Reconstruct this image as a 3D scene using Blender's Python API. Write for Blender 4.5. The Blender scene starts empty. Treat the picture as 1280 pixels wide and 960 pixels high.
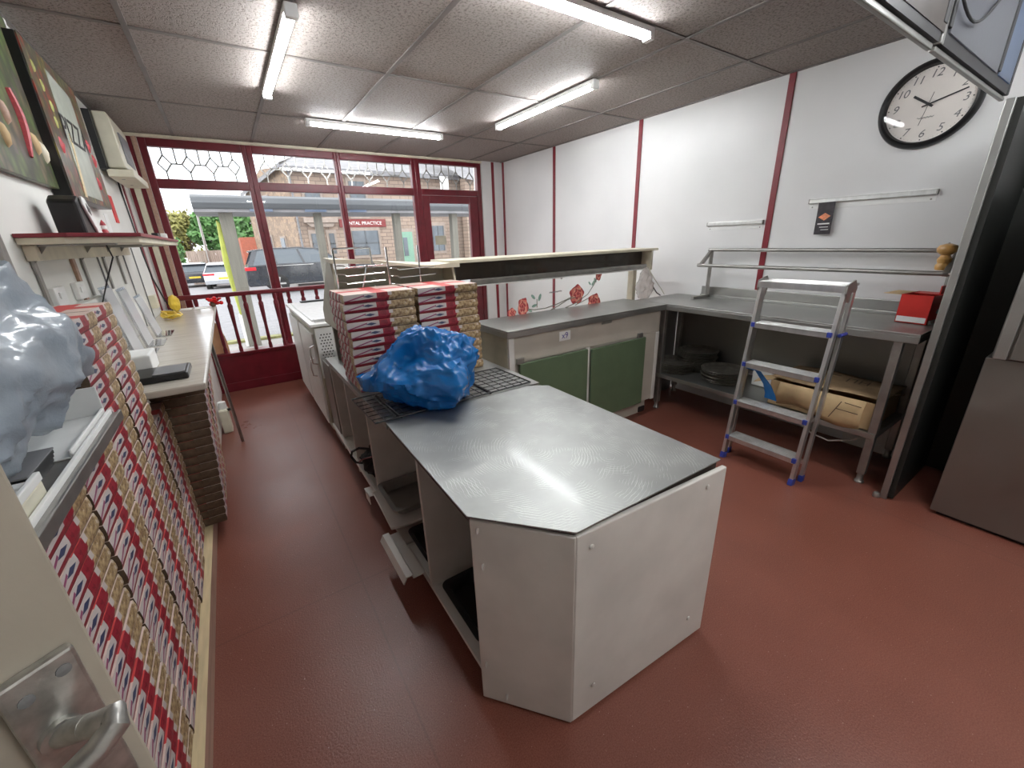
import bpy, math, random
from mathutils import Vector, Matrix, noise
random.seed(7)
PI = math.pi
sc = bpy.context.scene
COL = sc.collection

# ------------------------------------------------------------------ camera, world, exposure
H = 1.42
rx, ry, rz = 0.342, -0.0338, -0.5819
F = Vector((-math.sin(rz)*math.cos(rx), math.cos(rz)*math.cos(rx), -math.sin(rx)))
Rr = Vector((math.cos(rz), math.sin(rz), 0)); U0 = Rr.cross(F)
RR = Rr*math.cos(ry)+U0*math.sin(ry); UU = -Rr*math.sin(ry)+U0*math.cos(ry)
cam_d = bpy.data.cameras.new('camera'); cam = bpy.data.objects.new('camera', cam_d); COL.objects.link(cam)
cam_d.sensor_width = 36; cam_d.lens = 508.65*36/1280; cam_d.clip_start = 0.02; cam_d.clip_end = 300
cam.matrix_world = Matrix(((RR.x, UU.x, -F.x, 0), (RR.y, UU.y, -F.y, 0), (RR.z, UU.z, -F.z, H), (0, 0, 0, 1)))
sc.camera = cam
sc.view_settings.view_transform = 'Standard'; sc.view_settings.look = 'None'
sc.view_settings.exposure = 0.20; sc.view_settings.gamma = 1.0
try: sc.view_settings.use_curve_mapping = False
except Exception: pass
SKY = 3.1; TUBE = 80.0
w = bpy.data.worlds.new('world'); sc.world = w; w.use_nodes = True
nt = w.node_tree; bg = nt.nodes['Background']
tc = nt.nodes.new('ShaderNodeTexCoord'); nz = nt.nodes.new('ShaderNodeTexNoise'); cr = nt.nodes.new('ShaderNodeValToRGB')
nz.inputs['Scale'].default_value = 2.2; nz.inputs['Detail'].default_value = 5
cr.color_ramp.elements[0].color = (0.80, 0.86, 0.95, 1); cr.color_ramp.elements[1].color = (1, 0.99, 0.97, 1)
cr.color_ramp.elements[0].position = .35; cr.color_ramp.elements[1].position = .6
nt.links.new(tc.outputs['Generated'], nz.inputs['Vector']); nt.links.new(nz.outputs['Fac'], cr.inputs['Fac'])
nt.links.new(cr.outputs['Color'], bg.inputs['Color']); bg.inputs['Strength'].default_value = SKY

# ------------------------------------------------------------------ materials
class N:
    def __init__(s, name):
        s.m = bpy.data.materials.new(name); s.m.use_nodes = True; s.t = s.m.node_tree
        s.p = s.t.nodes['Principled BSDF']
    def n(s, typ, **kw):
        x = s.t.nodes.new(typ)
        for k, v in kw.items(): setattr(x, k, v)
        return x
    def l(s, a, b): s.t.links.new(a, b)
    def math(s, op, a, b=None, c=None):
        x = s.n('ShaderNodeMath', operation=op)
        for i, v in enumerate((a, b, c)):
            if v is None: continue
            if isinstance(v, (int, float)): x.inputs[i].default_value = v
            else: s.l(v, x.inputs[i])
        return x.outputs[0]
    def mix(s, f, a, b):
        x = s.n('ShaderNodeMix', data_type='RGBA')
        for sock, v in ((x.inputs['Factor'], f), (x.inputs[6], a), (x.inputs[7], b)):
            if isinstance(v, (int, float)): sock.default_value = v
            elif isinstance(v, tuple): sock.default_value = (*v[:3], 1)
            else: s.l(v, sock)
        return x.outputs[2]
    def coord(s, kind='Object'):
        return s.n('ShaderNodeTexCoord').outputs[kind]
    def noise(s, scale, detail=4, vec=None, rough=.5, stretch=None):
        x = s.n('ShaderNodeTexNoise'); x.inputs['Scale'].default_value = scale; x.inputs['Detail'].default_value = detail
        x.inputs['Roughness'].default_value = rough
        v = vec or s.coord()
        if stretch:
            mp = s.n('ShaderNodeMapping'); mp.inputs['Scale'].default_value = stretch; s.l(v, mp.inputs['Vector']); v = mp.outputs[0]
        s.l(v, x.inputs['Vector']); return x.outputs['Fac']
    def bump(s, h, strength=.2, dist=.01):
        b = s.n('ShaderNodeBump'); b.inputs['Strength'].default_value = strength; b.inputs['Distance'].default_value = dist
        s.l(h, b.inputs['Height']); s.l(b.outputs[0], s.p.inputs['Normal'])
    def step(s, v, lo, hi):
        x = s.n('ShaderNodeMapRange'); x.inputs[1].default_value = lo; x.inputs[2].default_value = hi
        s.l(v, x.inputs[0]); return x.outputs[0]

def mat(name, col, rough=.5, metal=0., var=.12, scale=9, bump=0., bscale=60, spec=.5, stretch=None, emit=0, coat=0):
    k = N(name); p = k.p
    p.inputs['Roughness'].default_value = rough; p.inputs['Metallic'].default_value = metal
    p.inputs['Specular IOR Level'].default_value = spec
    if coat: p.inputs['Coat Weight'].default_value = coat; p.inputs['Coat Roughness'].default_value = .08
    if var:
        f = k.noise(scale, 5, stretch=stretch)
        c = k.mix(k.step(f, .3, .7), tuple(x*(1-var) for x in col), tuple(min(1, x*(1+var)) for x in col))
        k.l(c, p.inputs['Base Color'])
        k.l(k.step(k.noise(scale*1.7, 4, stretch=stretch), .2, .8), k.n('ShaderNodeMapRange').inputs[0])
    else: p.inputs['Base Color'].default_value = (*col, 1)
    if bump: k.bump(k.noise(bscale, 4, stretch=stretch), bump, .004)
    if emit:
        p.inputs['Emission Color'].default_value = (*col, 1); p.inputs['Emission Strength'].default_value = emit
    return k.m
M = {}
M['wallwhite'] = mat('white_cladding', (.72, .715, .71), .34, var=.05, scale=1.5, bump=.03, bscale=8)
M['leftwall'] = mat('painted_left_wall', (.74, .74, .70), .5, var=.06, scale=3, bump=.08, bscale=30)
M['backwall'] = mat('painted_back_wall', (.70, .68, .64), .6, var=.05, scale=3)
M['darkred'] = mat('dark_red_gloss_paint', (.13, .007, .015), .3, var=.18, scale=12, bump=.05, bscale=40)
M['redstrip'] = mat('red_trim_strip', (.20, .012, .022), .4, var=.1, scale=14)
M['creampaint'] = mat('cream_paint', (.62, .57, .44), .45, var=.15, scale=8, bump=.08)
M['olivecream'] = mat('aged_cream_enamel', (.42, .40, .31), .45, var=.18, scale=7, bump=.04)
M['greywhite'] = mat('worn_white_painted_board', (.60, .57, .53), .5, var=.10, scale=5, bump=.12, bscale=22)
M['whitepaint'] = mat('white_painted_panel', (.68, .66, .62), .45, var=.08, scale=6, bump=.06)
M['white'] = mat('white_plastic', (.80, .80, .78), .35, var=.04, scale=12)
M['creamplastic'] = mat('cream_plastic', (.66, .63, .50), .4, var=.08, scale=10)
M['black'] = mat('black_plastic', (.012, .012, .013), .35, var=.2, scale=20)
M['blackmetal'] = mat('black_coated_wire', (.010, .010, .010), .4, var=.1)
M['blackmatt'] = mat('black_fabric', (.008, .008, .009), .8, var=.3, scale=30, bump=.4, bscale=90)
M['darkpanel'] = mat('dark_greasy_panel', (.010, .011, .009), .5, var=.3, scale=4, bump=.05)
M['green'] = mat('green_painted_door', (.105, .150, .085), .42, var=.07, scale=10, bump=.04)
M['creamcab'] = mat('beige_cabinet_front', (.46, .42, .36), .45, var=.06, scale=6)
M['darkwood'] = mat('dark_brown_board', (.045, .032, .024), .6, var=.3, scale=14, bump=.1)
M['wood'] = mat('pale_pine', (.62, .50, .30), .55, var=.14, scale=6, stretch=(10, 1, 10), bump=.06)
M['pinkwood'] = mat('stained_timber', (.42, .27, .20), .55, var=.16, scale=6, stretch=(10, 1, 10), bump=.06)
M['millwood'] = mat('varnished_beech', (.60, .33, .10), .3, var=.18, scale=25, stretch=(1, 1, .3), coat=.3)
M['kraft'] = mat('kraft_card', (.30, .20, .11), .75, var=.18, scale=18, bump=.15, bscale=70)
M['kraftlight'] = mat('light_kraft_card', (.52, .37, .20), .75, var=.15, scale=9, bump=.12)
M['kraftdark'] = mat('dark_kraft_card', (.12, .075, .045), .8, var=.3, scale=40, bump=.3, bscale=80)
M['alu'] = mat('anodised_aluminium', (.62, .62, .61), .32, .9, var=.1, scale=30, stretch=(1, 1, .1))
M['galv'] = mat('dull_steel', (.34, .33, .31), .38, .85, var=.16, scale=14)
M['chrome'] = mat('chromed_wire', (.72, .72, .72), .16, 1., var=.05)
M['agedmetal'] = mat('worn_silver_handle', (.48, .47, .44), .34, .85, var=.25, scale=60, bump=.12, bscale=130)
M['darkpan'] = mat('seasoned_pan_metal', (.30, .28, .24), .36, .8, var=.35, scale=18)
M['bluecap'] = mat('blue_plastic', (.03, .05, .28), .35, var=.1)
M['bluestrap'] = mat('bright_blue_plastic', (.01, .17, .50), .4, var=.15)
M['redbox'] = mat('red_printed_carton', (.62, .030, .022), .38, var=.08, scale=12)
M['redflower'] = mat('red_plastic_petal', (.65, .01, .012), .45, var=.2, scale=30)
M['yellow'] = mat('yellow_cable', (.75, .52, .05), .45, var=.12)
M['doorpaint'] = mat('beige_gloss_door', (.40, .36, .29), .42, var=.06, scale=8, bump=.2, bscale=55)
M['slate'] = mat('roof_slate', (.20, .20, .21), .6, var=.25, scale=3, stretch=(1, 1, 6))
M['asphalt'] = mat('asphalt', (.22, .22, .23), .8, var=.12, scale=6, bump=.2)
M['paving'] = mat('concrete_paving', (.27, .26, .25), .8, var=.12, scale=3)
M['greypillar'] = mat('weathered_grey_timber', (.16, .155, .13), .7, var=.15, scale=5, stretch=(8, 8, .6))
M['greyroof'] = mat('grey_gutter_metal', (.10, .11, .12), .5, var=.12, scale=4, stretch=(.4, 1, 6))
M['lime'] = mat('lime_panel', (.36, .40, .07), .5, var=.2, scale=6)
M['leaf'] = mat('autumn_leaves', (.24, .23, .07), .7, var=.6, scale=1.2)
M['leafgreen'] = mat('green_leaves', (.09, .21, .06), .7, var=.5, scale=1.5)
M['bark'] = mat('bark', (.09, .065, .045), .9, var=.3)
M['weeds'] = mat('grass_verge', (.22, .22, .09), .8, var=.35, scale=9)
M['rust'] = mat('rust_red_sheet', (.42, .12, .07), .6, var=.15)
M['fence'] = mat('fence_boards', (.40, .32, .27), .8, var=.25, scale=3, stretch=(7, 1, .4))
M['carblack'] = mat('dark_car_paint', (.03, .035, .045), .15, .3, var=.08, coat=.8)
M['carwhite'] = mat('silver_car_paint', (.55, .57, .60), .25, .3, var=.05, coat=.6)
M['carglass'] = mat('car_window_glass', (.10, .12, .14), .06, .2, var=0)
M['tyre'] = mat('tyre_rubber', (.02, .02, .02), .8, var=.1)
M['taillight'] = mat('red_tail_lens', (.65, .02, .03), .2, var=.05)
M['greendoor'] = mat('pale_green_door', (.20, .36, .27), .5, var=.05)
M['housewindow'] = mat('house_window_glass', (.11, .13, .15), .1, .1, var=.2, scale=2)
M['stonelintel'] = mat('stone_lintel', (.33, .27, .23), .7, var=.12)
M['signred'] = mat('sign_dark_red', (.20, .03, .03), .5, var=.08)
M['postergrey'] = mat('leaflet_dark_print', (.035, .028, .035), .35, var=.4, scale=30)
M['salmon'] = mat('pizza_print', (.72, .25, .12), .4, var=.25, scale=60)
M['hwhite'] = mat('paper_white', (.82, .82, .80), .6, var=.03)
M['ink'] = mat('ink_black', (.02, .02, .022), .5, var=.0)
M['inkgrey'] = mat('ink_grey', (.18, .18, .18), .5, var=0)
M['inkblue'] = mat('ink_blue', (.06, .05, .30), .5, var=0)
M['clockface'] = mat('clock_dial', (.80, .75, .70), .45, var=.03)
M['rose1'] = mat('rose_print_deep', (.42, .05, .06), .5, var=.25, scale=60)
M['rose2'] = mat('rose_print_mid', (.74, .20, .16), .5, var=.2, scale=50)
M['rose3'] = mat('rose_print_light', (.80, .36, .26), .5, var=.2, scale=50)
M['roseleaf'] = mat('rose_leaf_print', (.28, .42, .34), .5, var=.2, scale=50)
M['rosestem'] = mat('rose_stem_print', (.20, .20, .16), .5, var=.1)
M['whitemetal'] = mat('white_coated_metal', (.78, .78, .76), .35, var=.04)
M['orangeply'] = mat('orange_ply_sheet', (.70, .40, .22), .5, var=.1)

def steel(name, col, rough, stretch, swirl=False, wear=.3):
    k = N(name); p = k.p; p.inputs['Metallic'].default_value = .92
    big = k.step(k.noise(3.0, 6, rough=.6), .3, .7)
    fine = k.noise(4, 2)
    c = k.mix(big, tuple(x*(1-wear) for x in col), col)
    r = k.math('ADD', k.math('MULTIPLY', fine, .16), k.math('MULTIPLY', big, .14))
    if swirl:
        tot = None
        for (ox, oy, sc_, th, ms) in ((.05, .02, 34, .93, .52), (-.12, .18, 27, .95, .55), (.16, -.16, 41, .95, .55)):
            wv = k.n('ShaderNodeTexWave', wave_type='RINGS', rings_direction='Z'); wv.inputs['Scale'].default_value = sc_; wv.inputs['Distortion'].default_value = 3.5
            wv.inputs['Detail'].default_value = 4; wv.inputs['Detail Scale'].default_value = 1.2
            mp = k.n('ShaderNodeMapping'); mp.inputs['Location'].default_value = (ox, oy, 0); mp.inputs['Scale'].default_value = (1, .8, 0); k.l(k.coord(), mp.inputs['Vector']); k.l(mp.outputs[0], wv.inputs['Vector'])
            ln = k.math('MULTIPLY', k.step(wv.outputs['Fac'], th, 1.0), k.step(k.noise(6+sc_*.1, 3), ms, ms+.10))
            tot = ln if tot is None else k.math('MAXIMUM', tot, ln)
        c = k.mix(k.math('MULTIPLY', tot, .42), c, (.95, .95, .92)); r = k.math('ADD', r, k.math('MULTIPLY', tot, .2))
    k.l(c, p.inputs['Base Color'])
    k.l(k.math('ADD', r, rough-.15), p.inputs['Roughness']); return k.m
M['steel'] = steel('brushed_steel_top', (.42, .42, .40), .42, (1, 14, 1))
M['steelswirl'] = steel('scratched_steel_top', (.38, .385, .37), .44, (12, 1, 1), True, .30)
M['steeltable'] = steel('satin_steel', (.44, .44, .42), .40, (1, 14, 14))
M['steelgrey'] = steel('grey_satin_steel', (.27, .26, .24), .42, (14, 1, 14), wear=.12)
_p = M['steelswirl'].node_tree.nodes['Principled BSDF']; _p.inputs['Coat Weight'].default_value = .13; _p.inputs['Coat Roughness'].default_value = .10
M['laminate'] = mat('pale_beige_laminate', (.52, .48, .42), .22, var=.10, scale=5, stretch=(1, 8, 1))

def ceiling_mat():
    k = N('mineral_fibre_tile'); p = k.p; p.inputs['Roughness'].default_value = .72; p.inputs['Specular IOR Level'].default_value = .4
    v = k.n('ShaderNodeTexVoronoi'); v.inputs['Scale'].default_value = 95; v.inputs['Randomness'].default_value = 1
    mp = k.n('ShaderNodeMapping'); mp.inputs['Scale'].default_value = (1, .55, 1); k.l(k.coord(), mp.inputs['Vector']); k.l(mp.outputs[0], v.inputs['Vector'])
    pit = k.step(v.outputs['Distance'], .10, .32)
    fis = k.step(k.noise(70, 5, rough=.7), .36, .5)
    h = k.math('MULTIPLY', pit, fis)
    base = k.mix(k.noise(1.3, 4), (.29, .25, .23), (.37, .335, .31))
    k.l(k.mix(k.math('ADD', k.math('MULTIPLY', h, .8), .2), (.10, .075, .065), base), p.inputs['Base Color'])
    k.bump(h, .45, .004); return k.m
M['tile'] = ceiling_mat()
M['tbar'] = mat('ceiling_grid_bar', (.16, .14, .13), .5, .2, var=.2, scale=6)

def floor_mat():
    k = N('red_resin_floor'); p = k.p
    n1 = k.step(k.noise(2.2, 6, rough=.6), .3, .7); n2 = k.step(k.noise(260, 2), .35, .65)
    c = k.mix(n1, (.145, .041, .027), (.192, .058, .038)); c = k.mix(k.math('MULTIPLY', n2, .5), c, (.29, .12, .085))
    sp = k.step(k.noise(150, 1), .76, .78); c = k.mix(sp, c, (.45, .30, .26))
    # slab joints
    sx = k.n('ShaderNodeSeparateXYZ'); k.l(k.coord(), sx.inputs[0])
    j = None
    for ax, off, per in ((0, 1.0, 2.4), (1, .78, 2.6)):
        f = k.math('ABSOLUTE', k.math('SUBTRACT', k.math('FRACT', k.math('DIVIDE', k.math('ADD', sx.outputs[ax], 20-off+per/2), per)), .5))
        s = k.math('LESS_THAN', f, .0014); j = s if j is None else k.math('MAXIMUM', j, s)
    c = k.mix(k.math('MULTIPLY', j, .22), c, (.06, .02, .015)); k.l(c, p.inputs['Base Color'])
    k.l(k.math('ADD', k.math('MULTIPLY', n1, .14), .27), p.inputs['Roughness'])
    p.inputs['Specular IOR Level'].default_value = .45
    k.bump(k.noise(170, 3), .28, .003); return k.m
M['floor'] = floor_mat()

def glass_mat(name, tint=(1, 1, 1), refl=.7, ior=1.45):
    k = N(name); t = k.t; t.nodes.remove(k.p); out = t.nodes['Material Output']
    tr = k.n('ShaderNodeBsdfTransparent'); tr.inputs[0].default_value = (*tint, 1)
    gl = k.n('ShaderNodeBsdfGlossy'); gl.inputs['Roughness'].default_value = .02
    lw = k.n('ShaderNodeLayerWeight'); lw.inputs[0].default_value = .5
    fz = k.math('MULTIPLY_ADD', k.math('POWER', lw.outputs['Facing'], 4.5), .9, .04)
    mx = k.n('ShaderNodeMixShader'); k.l(k.math('MULTIPLY', fz, refl), mx.inputs[0]); k.l(tr.outputs[0], mx.inputs[1]); k.l(gl.outputs[0], mx.inputs[2])
    k.l(mx.outputs[0], out.inputs[0]); return k.m
M['glass'] = glass_mat('window_glass', refl=.6)
M['screen'] = glass_mat('counter_glass', (.98, .99, .98), .5)
M['dialglass'] = glass_mat('clock_glass', refl=.18)
M['clear'] = glass_mat('clear_acrylic', (.93, .94, .95), 1.4)

def film(name, col, trans, rough=.2, tr=.35):
    k = N(name); p = k.p; p.inputs['Base Color'].default_value = (*col, 1); p.inputs['Roughness'].default_value = rough
    p.inputs['Coat Weight'].default_value = .6; p.inputs['Coat Roughness'].default_value = .12
    t = k.t; out = t.nodes['Material Output']
    tl = k.n('ShaderNodeBsdfTranslucent'); tl.inputs[0].default_value = (*col, 1)
    tp = k.n('ShaderNodeBsdfTransparent'); tp.inputs[0].default_value = (*[min(1, c*1.1+.08) for c in col], 1)
    m1 = k.n('ShaderNodeMixShader'); m1.inputs[0].default_value = tr; k.l(p.outputs[0], m1.inputs[1]); k.l(tl.outputs[0], m1.inputs[2])
    m2 = k.n('ShaderNodeMixShader'); m2.inputs[0].default_value = trans; k.l(m1.outputs[0], m2.inputs[1]); k.l(tp.outputs[0], m2.inputs[2])
    k.l(m2.outputs[0], out.inputs[0]); k.bump(k.noise(22, 6, rough=.65), .5, .01); return k.m
M['bluebag'] = film('blue_polythene', (.004, .17, .50), .12, .18, .18)
M['whitebag'] = film('milky_polythene', (.50, .57, .64), .12, .28, .3)
M['clearbag'] = film('clear_polythene', (.75, .72, .70), .6, .2, .3)
M['paperfilm'] = film('leaflets_in_acrylic', (.82, .82, .83), .35, .3, .3)
M['frost'] = film('frosted_panel', (.30, .31, .34), .05, .5, .6)
M['brownpanel'] = mat('brown_tinted_panel', (.06, .048, .042), .4, var=.2)
M['bluepanel'] = film('pale_blue_panel', (.30, .38, .52), .1, .3, .6)

def emis(name, col, st):
    k = N(name); k.p.inputs['Emission Color'].default_value = (*col, 1); k.p.inputs['Emission Strength'].default_value = st
    k.p.inputs['Base Color'].default_value = (.8, .8, .8, 1); return k.m
M['tube'] = emis('lit_tube_diffuser', (.95, .98, 1), TUBE)

def stone(name, mode):
    k = N(name); p = k.p; p.inputs['Roughness'].default_value = .85
    if mode == 'brick':
        b = k.n('ShaderNodeTexBrick'); b.inputs['Scale'].default_value = 1; b.inputs['Brick Width'].default_value = .50; b.inputs['Row Height'].default_value = .19
        b.inputs['Mortar Size'].default_value = .018
        b.inputs['Color1'].default_value = (.38, .29, .23, 1); b.inputs['Color2'].default_value = (.30, .235, .19, 1); b.inputs['Mortar'].default_value = (.20, .15, .125, 1)
        mp = k.n('ShaderNodeMapping'); mp.inputs['Rotation'].default_value = (PI/2, 0, 0); k.l(k.coord(), mp.inputs['Vector']); k.l(mp.outputs[0], b.inputs['Vector'])
        c = b.outputs['Color']
    else:
        v = k.n('ShaderNodeTexVoronoi'); v.inputs['Scale'].default_value = 4.6; k.l(k.coord(), v.inputs['Vector'])
        v2 = k.n('ShaderNodeTexVoronoi', feature='DISTANCE_TO_EDGE'); v2.inputs['Scale'].default_value = 4.6; k.l(k.coord(), v2.inputs['Vector'])
        s = k.n('ShaderNodeSeparateXYZ'); k.l(v.outputs['Color'], s.inputs[0])
        c = k.mix(s.outputs[0], (.24, .18, .135), (.40, .29, .20)); c = k.mix(k.step(v2.outputs['Distance'], .02, .07), (.22, .17, .14), c)
    k.l(c, p.inputs['Base Color']); return k.m
M['ashlar'] = stone('coursed_stone', 'brick'); M['rubble'] = stone('rubble_stone', 'r')

def boxprint(name, kind):
    """printed pizza-box side: u across the face, v up it (object coordinates)"""
    k = N(name); p = k.p; p.inputs['Roughness'].default_value = .5
    s = k.n('ShaderNodeSeparateXYZ'); k.l(k.coord(), s.inputs[0])
    W = .278; hh = .0425
    ax = 0 if kind != 'side' else 1
    u = k.math('ADD', k.math('DIVIDE', s.outputs[ax], W), .5); v = k.math('DIVIDE', s.outputs[2], hh)
    white = (.50, .44, .42); red = (.27, .014, .028); navy = (.035, .045, .10)
    gold = k.mix(k.step(k.noise(75, 5, rough=.7), .35, .62), (.16, .085, .035), (.50, .37, .20))
    gold = k.mix(k.step(k.noise(55, 3), .60, .68), gold, (.60, .50, .40))
    if kind == 'front':
        band = k.math('LESS_THAN', k.math('ABSOLUTE', k.math('SUBTRACT', v, k.math('MULTIPLY_ADD', u, .25, .12))), .20)
        c = k.mix(band, white, red)
        d = k.math('ADD', k.math('MULTIPLY', k.math('ABSOLUTE', k.math('SUBTRACT', u, .29)), 1.6), k.math('ABSOLUTE', k.math('SUBTRACT', v, .67)))
        c = k.mix(k.math('LESS_THAN', d, .16), c, navy)
        st = k.math('LESS_THAN', k.math('ABSOLUTE', k.math('SUBTRACT', v, k.math('MULTIPLY_ADD', u, 1.6, .45))), .07)
        c = k.mix(k.math('MULTIPLY', st, k.math('LESS_THAN', u, .22)), c, (.25, .05, .12))
        c = k.mix(k.math('GREATER_THAN', u, .43), c, k.mix(k.step(k.noise(60, 3), .55, .6), red, (.18, .006, .015)))
        tri = k.math('MULTIPLY', k.math('GREATER_THAN', u, k.math('MULTIPLY_ADD', v, .06, .62)), 1.0)
        c = k.mix(tri, c, gold)
        c = k.mix(k.math('MULTIPLY', k.math('LESS_THAN', k.math('ABSOLUTE', k.math('SUBTRACT', u, .66)), .035), k.math('GREATER_THAN', v, .62)), c, white)
    else:
        st = k.math('LESS_THAN', k.math('FRACT', k.math('ADD', k.math('MULTIPLY', u, 4.0), k.math('MULTIPLY', v, .55))), .55)
        c = k.mix(st, white, red); c = k.mix(k.math('LESS_THAN', u, .18), c, gold)
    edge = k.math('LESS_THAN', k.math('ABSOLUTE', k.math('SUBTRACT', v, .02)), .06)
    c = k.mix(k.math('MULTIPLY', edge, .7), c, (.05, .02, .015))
    k.l(c, p.inputs['Base Color']); return k.m
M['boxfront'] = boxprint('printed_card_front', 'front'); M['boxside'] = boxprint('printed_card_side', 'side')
def boxtop():
    k = N('printed_card_top'); s = k.n('ShaderNodeSeparateXYZ'); k.l(k.coord(), s.inputs[0])
    a = k.math('LESS_THAN', k.math('ABSOLUTE', s.outputs[0]), .035); 
    b = k.math('LESS_THAN', k.math('ABSOLUTE', s.outputs[1]), .03)
    c = k.mix(k.math('MAXIMUM', a, b), k.mix(k.noise(20, 3), (.60, .42, .36), (.72, .60, .54)), (.55, .06, .06))
    k.l(c, k.p.inputs['Base Color']); return k.m
M['boxtop'] = boxtop()

def picture_mat(name, cols, scale):
    k = N(name); k.p.inputs['Roughness'].default_value = .35
    v = k.n('ShaderNodeTexVoronoi'); v.inputs['Scale'].default_value = scale
    mp = k.n('ShaderNodeMapping'); mp.inputs['Scale'].default_value = (1, 1.4, .8); mp.inputs['Rotation'].default_value = (.5, 0, 0)
    k.l(k.coord(), mp.inputs['Vector']); k.l(mp.outputs[0], v.inputs['Vector'])
    s = k.n('ShaderNodeSeparateXYZ'); k.l(v.outputs['Color'], s.inputs[0])
    r = k.n('ShaderNodeValToRGB'); r.color_ramp.interpolation = 'CONSTANT'
    while len(r.color_ramp.elements) < len(cols): r.color_ramp.elements.new(.5)
    for i, c in enumerate(cols):
        r.color_ramp.elements[i].position = i/len(cols); r.color_ramp.elements[i].color = (*c, 1)
    k.l(s.outputs[0], r.inputs[0])
    sh = k.step(v.outputs['Distance'], .0, .75)
    k.l(k.mix(sh, r.outputs[0], (.05, .05, .035)), k.p.inputs['Base Color']); return k.m
M['pic_veg'] = picture_mat('vegetable_still_print', [(.10, .15, .05), (.15, .21, .07), (.26, .20, .12), (.08, .11, .05), (.28, .25, .11), (.20, .15, .14), (.12, .17, .06)], 16)
M['pic_pizza'] = picture_mat('pizza_still_print', [(.16, .12, .06), (.42, .34, .06), (.40, .05, .03), (.10, .07, .05), (.20, .05, .04), (.25, .25, .12)], 22)
M['slatebeige'] = mat('grey_menu_centre', (.34, .36, .31), .4, var=.15, scale=12)

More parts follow.
